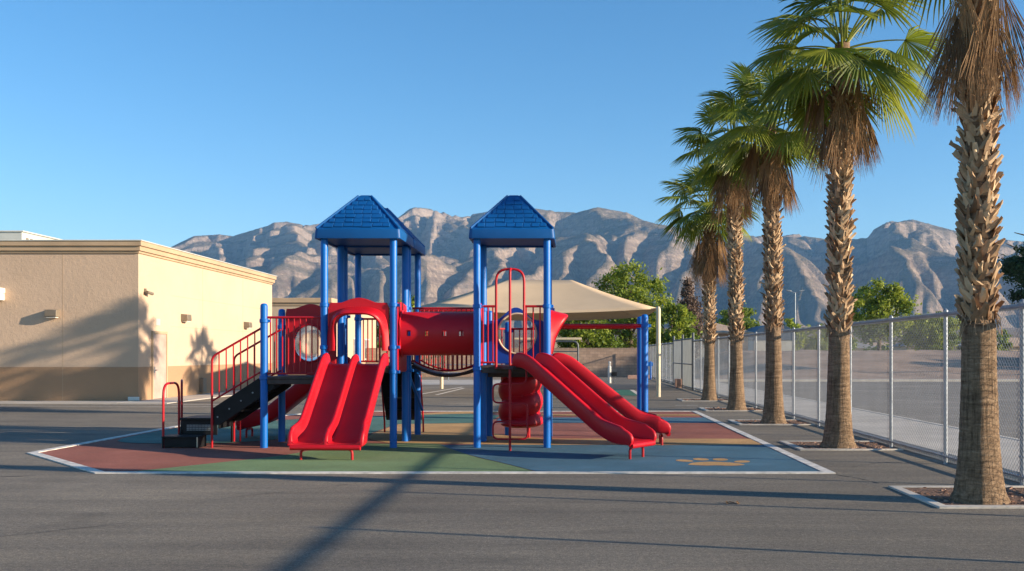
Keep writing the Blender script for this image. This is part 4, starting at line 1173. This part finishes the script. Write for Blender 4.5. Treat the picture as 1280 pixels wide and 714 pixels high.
def frond(mb, hub, az, el, Lp, Lb, rs, dead=False, nseg=34, spread=112, droop=0.5):
    """fan leaf: curved petiole then a pleated fan whose tips split and hang"""
    d0 = Vector((math.cos(az)*math.cos(el), math.sin(az)*math.cos(el), math.sin(el)))
    side = Vector((-math.sin(az), math.cos(az), 0))
    pts = []; p = Vector(hub); d = d0.copy()
    st = 7
    for k in range(st+1):
        pts.append(p.copy()); p = p+d*(Lp/st)
        d = (d+Vector((0,0,-1))*(0.055 if not dead else 0.09)).normalized()
    tn = rs.uniform(0.0, 1.0)
    mb.tube(pts, [0.022-0.012*k/st for k in range(st+1)], 5, True, col=(min(1,0.75+0.25*tn), 0.05 if not dead else 0, 0))
    h = pts[-1]; d = (d+Vector((0,0,-0.18))).normalized()
    roll = rs.uniform(-0.35, 0.35)
    side = (Quaternion(d, roll) @ (side-d*side.dot(d)).normalized())
    nrm = side.cross(d).normalized()
    if nrm.z < 0: nrm = -nrm
    if dead: d = (d+Vector((0,0,-0.9))).normalized(); side = (side-d*side.dot(d)).normalized(); nrm = side.cross(d).normalized()
    da = R(spread)*2/nseg
    fold = rs.uniform(0.10, 0.55)
    for i in range(nseg):
        a = -R(spread)+da*(i+0.5)+rs.uniform(-.02,.02)
        L_ = Lb*(0.72+0.28*math.cos(a*0.75))*rs.uniform(0.92, 1.05)
        ax = (d*math.cos(a)+side*math.sin(a)).normalized()
        ax = (ax - nrm*fold*abs(math.sin(a))*0.7 + nrm*0.12).normalized()
        lat = ax.cross(nrm).normalized()
        T = (0.0, 0.25, 0.5, 0.62, 0.84, 1.0)
        tipd = droop*rs.uniform(0.6, 1.5)
        vs = []; cols = []
        tt = min(1, max(0, tn+rs.uniform(-.25,.25)))
        for t in T:
            r = L_*t
            c = h+ax*r+Vector((0,0,-1))*(tipd*L_*max(0, t-0.38)**1.7*1.55) - nrm*0.05*L_*t*t
            if t > 0.6 and droop: c += lat*rs.uniform(-.012,.012)
            if t <= 0.6: hw = r*da*0.5*0.99
            else: hw = L_*0.6*da*0.5*max(0.02, (1-t)/0.4)**0.75
            hw = max(hw, 0.0015)
            pl = 0.35*hw
            vs += [c-lat*hw-nrm*pl, c+nrm*pl, c+lat*hw-nrm*pl]
        b = len(mb.v); fs = []
        for k in range(len(T)-1):
            o = 3*k; fs += [(o,o+1,o+4,o+3),(o+1,o+2,o+5,o+4)]
        mb.add(vs, fs, (0,0,0))
        mb.hascol = True
        for k, t in enumerate(T):
            dry = max(0, t-0.72)*1.6*tt if not dead else 0
            for q in range(3): mb.c[b+3*k+q] = (tt*0.8+0.2*t if not dead else min(1, tt+0.3*t), dry, 0)
    return h

def palm(x, y, trim, skirt, crown, label, seed, r0=0.285, r1=0.20, rb=0.142, lean=(0,0), nf=28, scale=1.0, skirt_n=26, fans=()):
    rs = random.Random(seed)
    P = empty('palm_tree', (x, y, 0), label, 'palm tree', 'fan palms in a row beside the fence')
    top = crown
    def ctr(z): t = z/top; return (x+lean[0]*t*t, y+lean[1]*t*t)
    # trimmed lower trunk
    mb = MB(); secs = []; n = 40
    zs = [-0.05,0.0,0.03,0.07,0.12,0.2,0.3,0.42]+[0.42+(trim-0.42)*k/22 for k in range(1,23)]
    ph = [rs.uniform(0,6.28) for _ in range(6)]
    for z in zs:
        r = r1+(r0-r1)*math.exp(-max(z,0)/0.42)-0.03*max(z,0)/trim
        sec = []
        for k in range(n):
            a = 2*math.pi*k/n
            q = r*(1+0.02*math.sin(3*a+ph[0])+0.015*math.sin(5*a+ph[1]+z)+0.012*math.sin(z*38+ph[2]+1.5*math.sin(2*a+ph[3]))+0.008*math.sin(z*83+3*math.sin(3*a)))
            if z < 0.14: q += 0.035*(0.14-z)/0.14*abs(math.sin(6*a+ph[4]))
            cx, cy = ctr(max(z,0)); sec.append((cx+q*math.cos(a), cy+q*math.sin(a), z))
        secs.append(sec)
    # the trunk goes on, slimmer, under the leaf boots
    for z in [trim+0.01, trim+0.06]+[trim+0.06+(top-0.1-trim)*k/14 for k in range(1,15)]:
        r = rb*(1-0.12*(z-trim)/(top-trim)); cx, cy = ctr(z)
        secs.append([(cx+r*math.cos(2*math.pi*k/n), cy+r*math.sin(2*math.pi*k/n), z) for k in range(n)])
    mb.loft(secs); mb.build('trunk', M['trunk'], P, sharp=60)
    # old leaf bases: split straps, woven, pointing up and out
    mb = MB(); z = trim-0.02; k = 0
    while z < crown-0.45:
        a = k*2.39996+rs.uniform(-.25,.25); cx, cy = ctr(z)
        er = Vector((math.cos(a), math.sin(a), 0)); et = Vector((-math.sin(a), math.cos(a), 0))
        r = rb*(1-0.12*(z-trim)/(top-trim))
        low = z < trim+0.18
        tn = rs.uniform(0.0, 1.0)**0.85; 
        if low: tn *= 0.45
        for half in (-1, 1):
            if rs.random() < 0.16: continue
            ln = rs.uniform(0.11, 0.175); out = rs.uniform(0.02, 0.055) if rs.random() < 0.86 else rs.uniform(0.07, 0.13)
            tw = half*rs.uniform(0.04, 0.16)
            w0, w1 = rs.uniform(0.10, 0.15), rs.uniform(0.022, 0.055); th = rs.uniform(0.012, 0.022)
            base = Vector((cx, cy, z))+er*(r-0.015)+et*half*0.012
            secs = []
            for t in (0, 0.35, 0.7, 1.0):
                c = base+Vector((0,0,1))*(ln*t)+er*(0.012+out*t**1.6)+et*(tw*(1-(1-t)**1.5))-er*0.0
                wq = w0+(w1-w0)*t
                tang = (Vector((0,0,1))*ln+er*out*1.6*max(t,.1)**0.6).normalized(); nn = (er-tang*er.dot(tang)).normalized()
                le = (et*math.cos(0.5*half*t)+nn*math.sin(0.5*half*t))
                cp = 0.012*(1-t)
                secs.append([c-le*wq/2-nn*cp, c+nn*th*0.9, c+le*wq/2-nn*cp, c-nn*th*0.4])
            if rs.random() < 0.6: secs[-1] = [q+Vector((0,0,rs.uniform(-.02,.03))) for q in secs[-1]]
            tq = min(1, max(0, tn+rs.uniform(-.15,.15)))
            mb.loft(secs, col=(tq,0,0))
        # dark fibre between
        z += rs.uniform(0.010, 0.014); k += 1
    # loose fibres at the lower edge
    for q in range(40):
        a = rs.uniform(0,6.28); cx, cy = ctr(trim); z0 = trim+rs.uniform(0,0.15); r = rb+0.045
        p0 = Vector((cx+r*math.cos(a), cy+r*math.sin(a), z0)); l = rs.uniform(0.06,0.2)
        p1 = p0+Vector((math.cos(a)*rs.uniform(0.0,0.06),math.sin(a)*rs.uniform(0.0,0.06),-l))
        mb.tube([p0,(p0+p1)/2+Vector((rs.uniform(-.02,.02),rs.uniform(-.02,.02),0)),p1], 0.004, 4, col=(0.4,0,0))
    mb.build('leaf_boots', M['bark_tan'], P, sharp=30)
    # dead skirt
    mb = MB()
    for k in range(skirt_n):
        a = k*2.39996+rs.uniform(-.3,.3); zb_ = skirt+0.85+rs.uniform(-0.1, 0.9 if skirt_n > 14 else 0.35)
        cx, cy = ctr(zb_)
        hub = (cx+0.12*math.cos(a), cy+0.12*math.sin(a), zb_)
        frond(mb, hub, a, R(rs.uniform(-45,-15)), (0.24 if skirt_n < 10 else 0.31)*scale, 0.86*scale*rs.uniform(0.8,1.05), rs, True, 24 if skirt_n > 10 else 46, rs.uniform(18,30), 0.25 if skirt_n > 10 else 0.12)
    for (da_, z_, l_) in fans:
        cx, cy = ctr(z_); a = R(da_)
        frond(mb, (cx+0.13*math.cos(a), cy+0.13*math.sin(a), z_), a, R(-40), 0.20, l_, rs, True, 34, 24, 0.06)
    mb.build('dead_fronds', M['dead'], P, sharp=0)
    # living crown
    mb = MB()
    cx, cy = ctr(crown)
    for k in range(nf):
        t = (k+0.5)/nf
        a = k*2.39996+rs.uniform(-.2,.2); el = R(82-112*t**0.95+rs.uniform(-10,10))
        hub = (cx+0.07*math.cos(a), cy+0.07*math.sin(a), crown-0.38*t+0.05)
        frond(mb, hub, a, el, (0.62+0.26*math.sin(math.pi*min(1,t*1.1)))*scale*rs.uniform(0.85,1.12), 0.84*scale*rs.uniform(0.88,1.1), rs, False, 34, rs.uniform(92,112), 0.30)
    # new spears
    for k in range(5):
        a = rs.uniform(0,6.28); mb.tube([(cx,cy,crown-0.1),(cx+.05*math.cos(a),cy+.05*math.sin(a),crown+0.5),(cx+.14*math.cos(a),cy+.14*math.sin(a),crown+1.0*scale)], [0.02,0.018,0.004], 5, col=(0.6,0.0,0))
    mb.build('crown', M['frond'], P, sharp=0)
    return P
palms = [
 (4.43,10.4,1.93,4.28,7.0,'nearest and thickest fan palm, its crown cut off by the top of the picture',11,(0.02,0.05),1.0,9),
 (4.60,16.4,1.98,5.0,6.95,'second fan palm from the camera with a full green crown and brown skirt',23,(0.06,0.0),1.1,20),
 (4.70,22.1,2.22,5.15,7.00,'third fan palm from the camera, mid row, with a shaggy brown skirt',37,(-0.08,0.0),1.06,30),
 (4.76,27.4,1.97,5.6,7.65,'fourth fan palm from the camera, its crown half hidden by the third',41,(-0.1,0.1),1.08,26),
 (4.82,33.1,1.96,4.4,6.8,'farthest and shortest fan palm at the end of the row by the gates',59,(0.0,0.0),1.15,30)]
for (x,y,tr,sk,cr_,lb,sd_,ln,sc,sn) in palms:
    pit(y); palm(x, y, tr, sk, cr_, lb, sd_, lean=ln, scale=sc, skirt_n=sn, fans=((265,5.55,1.12),(185,5.5,1.05),(340,5.6,1.1),(300,5.75,1.0),(210,5.8,1.0),(100,5.5,1.0)) if y < 12 else ())

# ------------------------------------------------------------------ leafy trees
def tree(name, x, y, z0, h, rx, label, seed, mat='leaf', cat='tree', group=None, trunk_h=None, clumps=60, per=110, leaf=0.17, shape='round', wood=True, tint=(0.0,1.0), low=0.15):
    rs = random.Random(seed)
    T = empty(name, (x, y, z0), label, cat, group)
    th = trunk_h if trunk_h else h*0.35
    if wood:
        mb = MB(); 
        mb.tube([(x,y,z0-0.2),(x+.05,y,z0+th*.5),(x-.05,y+.05,z0+th),(x,y,z0+h*0.8)], [h*.035,h*.026,h*.02,h*.006], 8)
        for k in range(9):
            a = rs.uniform(0,6.28); zb_ = z0+th*rs.uniform(.55,1.5); l = rx*rs.uniform(.6,.95)
            mb.tube([(x,y,zb_),(x+l*.4*math.cos(a),y+l*.4*math.sin(a),zb_+l*.35),(x+l*math.cos(a),y+l*math.sin(a),zb_+l*rs.uniform(.5,.9))], [h*.014,h*.009,h*.003], 6)
        mb.build('trunk', M['wood'], T)
    mb = MB()
    for c in range(clumps):
        while True:
            u = Vector((rs.uniform(-1,1), rs.uniform(-1,1), rs.uniform(-1,1)))
            if 0.35 < u.length < 1.0: break
        zc = z0+h*(low+(1-low)*0.5)+u.z*h*(1-low)*0.5
        f = (zc-z0)/h
        rr = rx
        if shape == 'cone': rr = rx*max(0.12, 1.15*(1-f))
        if shape == 'column': rr = rx*min(1, 1.5*(1.05-f))
        c0 = Vector((x+u.x*rr*0.9, y+u.y*rr*0.9, zc))
        cs = rx*rs.uniform(0.10, 0.25)*(0.7 if f > 0.8 else 1)
        tn = rs.uniform(*tint)
        for q in range(int(per*rs.uniform(.6,1.3))):
            d = Vector((rs.gauss(0,1), rs.gauss(0,1), rs.gauss(0,.75)))
            p = c0+d*cs*0.62
            if p.z < z0+0.05: continue
            n_ = Vector((rs.gauss(0,1), rs.gauss(0,1), rs.gauss(.5,1))).normalized(); t_ = n_.orthogonal().normalized(); t_ = Quaternion(n_, rs.uniform(0,6.28)) @ t_
            b_ = n_.cross(t_); l = leaf*rs.uniform(.6,1.3); w_ = l*0.5
            tq = min(1,max(0,tn+rs.uniform(-.3,.3)))
            mb.add([p-t_*l, p+b_*w_+n_*l*.12, p+t_*l, p-b_*w_+n_*l*.12], [(0,1,2,3)], (tq,0,0))
    mb.build('crown', M[mat], T, sharp=0)
    return T
tree('leafy_tree', 4.9, 77, 0, 8.9, 3.3, 'tall bright green tree rising above the block wall right of the shade canopy', 3, clumps=105, per=105, leaf=0.15, low=0.1)
tree('leafy_tree', 1.6, 74, 0, 5.0, 2.7, 'low bushy green tree over the block wall, under the canopy edge', 5, clumps=70, per=120, leaf=0.16, low=0.1, tint=(0,.6))
tree('leafy_tree', 7.9, 74, 0, 5.6, 2.0, 'small yellow green tree between the tan canopy post and the brown tree', 7, clumps=55, per=120, leaf=0.15, low=0.15)
tree('leafy_tree', -14.0, 82, 0, 6.4, 2.6, 'green and yellow tree behind the double slide hood', 9, clumps=70, per=110, leaf=0.16, low=0.05)
tree('bare_tree', 10.6, 86, 0, 8.3, 2.3, 'brown leafless tree beside the tall green tree', 13, mat='twig', clumps=110, per=120, leaf=0.13, shape='cone', low=0.12)
tree('leafy_tree', 30.6, 95, 1.8, 6.9, 3.4, 'bright green tree on the bank right of the second palm', 15, clumps=90, per=110, leaf=0.17, low=0.15)
tree('leafy_tree', 36.5, 97, 1.6, 4.2, 3.4, 'low sprawling green shrub tree on the bank between the two nearest palms', 17, clumps=80, per=100, leaf=0.17, low=0.0)
tree('pine_tree', 30.9, 62, 1.0, 8.0, 2.9, 'dark pine at the right edge behind the fence', 19, mat='leafdark', clumps=70, per=190, leaf=0.13, low=0.45, trunk_h=5)
tree('leafy_tree', 27.0, 118, 1.0, 4.9, 2.3, 'small bright green tree below the street lamp', 21, clumps=50, per=80, leaf=0.2, low=0.1)
tree('leafy_tree', 21.5, 121, 0.5, 7.2, 3.6, 'round dark green tree behind the tan hipped roof', 25, clumps=70, per=90, leaf=0.2, low=0.1, tint=(0,.5))
tree('leafy_tree', 34.5, 125, 1.0, 4.0, 2.6, 'dark green shrub tree just left of the second palm trunk', 27, clumps=50, per=80, leaf=0.2, low=0.05, tint=(0,.5))
tree('leafy_tree', 57.0, 78, 1.6, 3.6, 3.2, 'olive shrub tree beyond the fence right of the nearest palm', 29, clumps=70, per=100, leaf=0.16, low=0.0, tint=(0,.5))
tree('leafy_tree', 46, 64, 0.6, 6.5, 3.4, 'broad roadside tree off to the right that shades the gravel bank', 31, clumps=60, per=80, leaf=0.2, low=0.2)
tree('leafy_tree', 60, 52, 0.0, 7.5, 4.0, 'large roadside tree off to the right that shades the road', 33, clumps=70, per=80, leaf=0.22, low=0.2)
# young fan palm far off
T = empty('young_palm', (30.8, 120, 1.0), 'small dark fan palm between the street lamp and the second palm', 'palm tree')
rs = random.Random(5); mb = MB(); mb.tube([(30.8,120,0.5),(30.8,120,3.6)], [0.3,0.22], 8); mb.build('trunk', M['trunk'], T)
mb = MB()
for k in range(26):
    frond(mb, (30.8,120,3.6), k*2.4, R(75-120*k/26), 1.3, 1.3, rs, False, 16, 100, 0.5)
mb.build('crown', M['frond'], T, sharp=0)
# scattered trees on the plain
rs = random.Random(77)
protos = []
for k in range(3):
    protos.append(tree('distant_tree', 0, 0, 0, rs.uniform(4.5,6.5), rs.uniform(2.2,3.4), 'small dark green tree among many dotting the plain below the mountains', 100+k, clumps=26, per=34, leaf=0.42, low=0.0, tint=(0,.6), group='trees dotting the plain below the mountains'))
spots = []
for k in range(70):
    Y = rs.uniform(135, 520); X = Y*rs.uniform(0.05, 0.52)
    spots.append((X, Y))
for k in range(12):
    Y = rs.uniform(140, 300); spots.append((Y*rs.uniform(-0.36, 0.05), Y))
for k, (X, Y) in enumerate(spots):
    src = protos[k % 3]; z = float(np.interp(Y, [150, 300, 900], [0, 0.3, 14]))-0.2
    if k < 3: o = src
    else:
        o = src.copy(); COL.objects.link(o)
        for ch in src.children:
            c = ch.copy(); COL.objects.link(c); c.parent = o
    o.location = (X, Y, z); o.rotation_euler.z = rs.uniform(0, 6.28)
    o.scale = [rs.uniform(.7,1.15)]*3

# ------------------------------------------------------------------ shade canopy
CN = empty('shade_canopy', (-1.3, 40, 0), 'tan fabric shade canopy on pale posts behind the right tower', 'shade canopy')
cx0, cx1, cy0, cy1, cz = -5.95, 3.33, 36.0, 44.6, 3.32
rx0, rx1, rz, ry = -2.7, 0.1, 4.72, 40.3
mb = MB()
def sagp(a, b, n, s):
    a = Vector(a); b = Vector(b); return [a.lerp(b, k/n)+Vector((0,0,-s*4*(k/n)*(1-k/n))) for k in range(n+1)]
def panel(e0, e1, r0, r1, nu=16, nv=8):
    secs = []
    for j in range(nv+1):
        t = j/nv; row = []
        for i in range(nu+1):
            s = i/nu
            p = Vector(e0).lerp(Vector(e1), s).lerp(Vector(r0).lerp(Vector(r1), s), t)
            p.z -= 0.16*4*s*(1-s)*(1-t) + 0.16*math.sin(math.pi*t)*(0.4+0.6*4*s*(1-s))
            inw = 0.22*4*s*(1-s)*(1-t); c = Vector(((cx0+cx1)/2,(cy0+cy1)/2,p.z)); p += (c-p).normalized()*inw
            row.append(p)
        secs.append(row)
    top = secs; mb.loft(top, cap=False, closed=False)
A_,B_,C_,D_ = (cx0,cy0,cz),(cx1,cy0,cz),(cx1,cy1,cz),(cx0,cy1,cz); E_,F_ = (rx0,ry,rz),(rx1,ry,rz)
panel(A_,B_,E_,F_); panel(B_,C_,F_,F_,16,8); panel(C_,D_,F_,E_); panel(D_,A_,E_,E_,16,8)
cv = mb.build('canopy_fabric', M['sail'], CN, sharp=25)
sm = cv.modifiers.new('thick', 'SOLIDIFY'); sm.thickness = 0.012
for a, b in ((A_,E_),(D_,E_),(B_,F_),(C_,F_)):
    mb = MB(); mb.tube([Vector(a)+Vector((0,0,-0.06)), Vector(b)+Vector((0,0,-0.26))], 0.045, 8); mb.build('rafter', M['tanpost'], CN)
mb = MB(); mb.tube([Vector(E_)+Vector((0,0,-0.24)),Vector(F_)+Vector((0,0,-0.24))], 0.045, 8); mb.build('ridge_pole', M['tanpost'], CN)
for (px, py) in ((cx0,cy0),(cx1,cy0),(cx1,cy1),(cx0,cy1)):
    mb = MB(); mb.lathe([(0.085,-0.05),(0.085,3.30),(0.05,3.38),(0.01,3.40)], px, py, 12); mb.lathe([(0.10,1.95),(0.10,2.02)], px, py, 12); mb.build('post', M['tanpost'], CN)

# ------------------------------------------------------------------ back of the yard
W_ = empty('block_wall', (-4, 68, 0), 'brown concrete block wall along the back of the yard', 'wall')
mb = MB(); mb.box(-14.4, 5.9, 68.0, 68.2, -0.1, 1.98); mb.build('wall', M['block'], W_)
mb = MB()
x = -14.4
while x < 5.85: mb.box(x+.004, min(x+.396,5.9), 67.98, 68.22, 1.982, 2.05); x += 0.4
mb.build('cap', M['block'], W_, bevel=0.008)
K_ = empty('low_kerb', (4.3, 62, 0), 'low pink masonry kerb at the foot of the block wall near the far fence', 'kerb')
mb = MB(); mb.box(3.75, 4.9, 62, 62.3, 0, 0.26); mb.box(4.92, 5.3, 62, 62.3, 0, 0.26); mb.build('kerb_stone', M['pinkcurb'], K_, bevel=0.02)
K2 = empty('blue_post', (5.15, 61, 0), 'short blue post by the far end of the fence', 'post')
mb = MB(); mb.lathe([(0.055,-0.05),(0.055,1.12),(0.03,1.16),(0.004,1.17)], 5.15, 61, 12); mb.build('pole', M['blue'], K2)
mb = MB(); mb.box(5.0,5.3,60.96,60.99,0.85,1.1); mb.build('plate', M['blue'], K2, bevel=0.01)
D_ = empty('drinking_fountain', (2.22, 53.2, 0), 'white post with a dark basin standing alone by the painted green court', 'drinking fountain')
mb = MB(); mb.lathe([(0.10,-0.05),(0.10,0.92),(0.07,0.95),(0.06,1.08),(0.08,1.10),(0.07,1.2),(0.01,1.22)], 2.22, 53.2, 14); mb.build('pedestal', M['offwhite'], D_)
mb = MB(); mb.box(2.34,2.62,53.05,53.35,0.40,0.62); mb.tube([(2.3,53.2,0.5),(2.4,53.2,0.5)],0.03,8); mb.build('basin', M['black'], D_, bevel=0.03)
mb = MB(); mb.tube([(2.48,53.2,0.0),(2.48,53.2,0.4)],0.03,8); mb.build('drain_pipe', M['darkmetal'], D_)
Gf = empty('sports_goal', (-0.6, 50, 0), 'dark bent pipe frame with a tan top board in front of the block wall', 'goal')
mb = MB(); mb.tube(fillet([(0.44,50,-0.1),(0.44,50,2.28),(-2.6,50,2.28),(-2.6,50,-0.1)], 0.3, 6), 0.05, 10); mb.build('pipe', M['darkmetal'], Gf)
mb = MB(); mb.box(-2.9, 0.62, 49.94, 50.06, 2.36, 2.47); mb.build('top_board', M['tanpost'], Gf, bevel=0.01)
mb = MB(); mb.tube([(-2.6,50,1.75),(0.44,50,1.75)], 0.03, 8); mb.build('cross_bar', M['darkmetal'], Gf)
Rl = empty('pipe_railing', (-6, 57.5, 0), 'low grey pipe railing at the back of the yard seen under the bridge', 'railing')
for k in range(8):
    mb = MB(); x = -12.8+k*1.85; mb.tube([(x,57.5,-0.05),(x,57.5,1.0)], 0.03, 8); mb.build('post', M['galv'], Rl)
for z in (0.98, 0.5):
    mb = MB(); mb.tube([(-12.8,57.5,z),(0.15,57.5,z)], 0.024, 8); mb.build('rail', M['galv'], Rl)
# houses beyond
def house(x0, x1, y0, y1, zw, zr, label, wallm, roofm, name='house', over=0.5, hip=True, group=None, win=True, z0=0.0):
    H_ = empty(name, ((x0+x1)/2, (y0+y1)/2, z0), label, 'house', group)
    mb = MB(); mb.box(x0, x1, y0, y1, z0-0.6, zw); mb.build('wall', M[wallm], H_)
    a, b, c, d = x0-over, x1+over, y0-over, y1+over; ym = (c+d)/2; ins = min((d-c)/2, (b-a)/2*0.9) if hip else 0.0
    mb = MB()
    mb.add([(a,c,zw),(b,c,zw),(b,d,zw),(a,d,zw),(a,c,zw+.14),(b,c,zw+.14),(b,d,zw+.14),(a,d,zw+.14),(a+ins,ym,zr),(b-ins,ym,zr)],
           [(0,3,2,1),(0,1,5,4),(1,2,6,5),(2,3,7,6),(3,0,4,7),(4,5,9,8),(5,6,9),(6,7,8,9),(7,4,8)])
    mb.build('roof', M[roofm], H_, sharp=20)
    if win:
        n = max(1, int((x1-x0)/4))
        for k in range(n):
            xx = x0+(x1-x0)*(k+0.5)/n; mb = MB(); mb.box(xx-.6, xx+.6, y0-.05, y0+.02, z0+1.0, min(zw-.3, z0+2.2)); wn = mb.build('window', M['greyroof'], H_)
            mb = MB(); mb.box(xx-.7, xx+.7, y0-.08, y0-.0, z0+0.9, z0+0.99); mb.build('sill', M['offwhite'], wn)
    return H_
house(12.6, 18.6, 100, 107, 3.75, 4.95, 'house with a tan hipped tile roof beyond the fence, left of the third palm', 'block', 'tileroof')
house(-3.2, 1.6, 92, 100, 4.2, 5.7, 'house with a grey gabled roof showing under the canopy behind the block wall', 'stucco2', 'greyroof', hip=False)
house(24.5, 29.5, 150, 160, 4.0, 6.2, 'tan house with a pale roof just above the fence line between palms', 'stucco2', 'tileroof')
def barrel(x0, x1, y0, y1, zs, zr, label, mat):
    H_ = empty('barrel_roof_shed', ((x0+x1)/2,(y0+y1)/2,0), label, 'shed')
    mb = MB(); mb.box(x0+.1, x1-.1, y0+.1, y1-.1, -0.1, zs); mb.build('wall', M['hvac'], H_)
    mb = MB(); pts = []
    for k in range(17):
        a = math.pi*k/16; pts.append(((x0+x1)/2-(x1-x0)/2*math.cos(a), zs+0.01+(zr-zs)*math.sin(a)**0.8))
    mb.prism(pts, lambda u,v,t:(u,t,v), y0, y1); mb.build('roof', M[mat], H_, sharp=30)
barrel(8.9, 13.2, 88, 96, 2.6, 3.75, 'grey barrel roofed shed beyond the far gates', 'greyroof')
barrel(20.7, 25.5, 108, 116, 3.2, 5.0, 'navy barrel roofed shed between the third and second palms', 'navy')
for k, (x, y, wd, zz) in enumerate(((58,165,12,2.2),(72,170,14,2.4),(88,210,16,2.8),(78,260,14,2.6),(66,240,12,2.4),(112,230,14,2.4),(40,230,12,2.0))):
    z0 = float(np.interp(y, [150, 300, 900], [0, 0.3, 14]))
    house(x, x+wd, y, y+9, z0+2.9, z0+4.6, 'low pale house far off across the road on the plain', 'stucco2', 'tileroof' if k % 2 else 'greyroof', group='low houses far across the road', z0=z0)
# street lamp
SLp = empty('street_lamp', (28.2, 120, 0.8), 'tall grey street lamp with twin heads above the trees', 'street lamp')
mb = MB(); mb.tube([(28.2,120,0.2),(28.2,120,9.3)], [0.10,0.06], 10); mb.build('pole', M['galv'], SLp)
for s in (-1,1):
    mb = MB(); mb.tube([(28.2,120,9.25),(28.2+s*0.6,120,9.5)], 0.04, 8); mb.build('arm', M['galv'], SLp)
    mb = MB(); mb.prism([(0.5,9.42),(1.1,9.55),(1.15,9.65),(0.55,9.62)], lambda u,v,t:(28.2+s*u,120+t,v), -0.15, 0.15); mb.build('lamp_head', M['galv'], SLp, bevel=0.02)
# litter on the yard
lf = MB(); rs = random.Random(8)
x, y = G(915, 629)
for k in range(5):
    a = rs.uniform(0,6.28); p = Vector((x+rs.uniform(-.06,.06), y+rs.uniform(-.04,.04), 0.006)); l = rs.uniform(.03,.06)
    d = Vector((math.cos(a), math.sin(a), .12)); s = Vector((-math.sin(a), math.cos(a), .1))
    lf.add([p-d*l, p+s*l*.4+Vector((0,0,.015)), p+d*l+Vector((0,0,.01)), p-s*l*.4], [(0,1,2,3)], (rs.random(),0,0))
o = lf.build('dry_leaf', M['dead'], None, sharp=0); tag(o, 'curled brown dry leaf lying on the asphalt in front of the paw print', 'leaf')
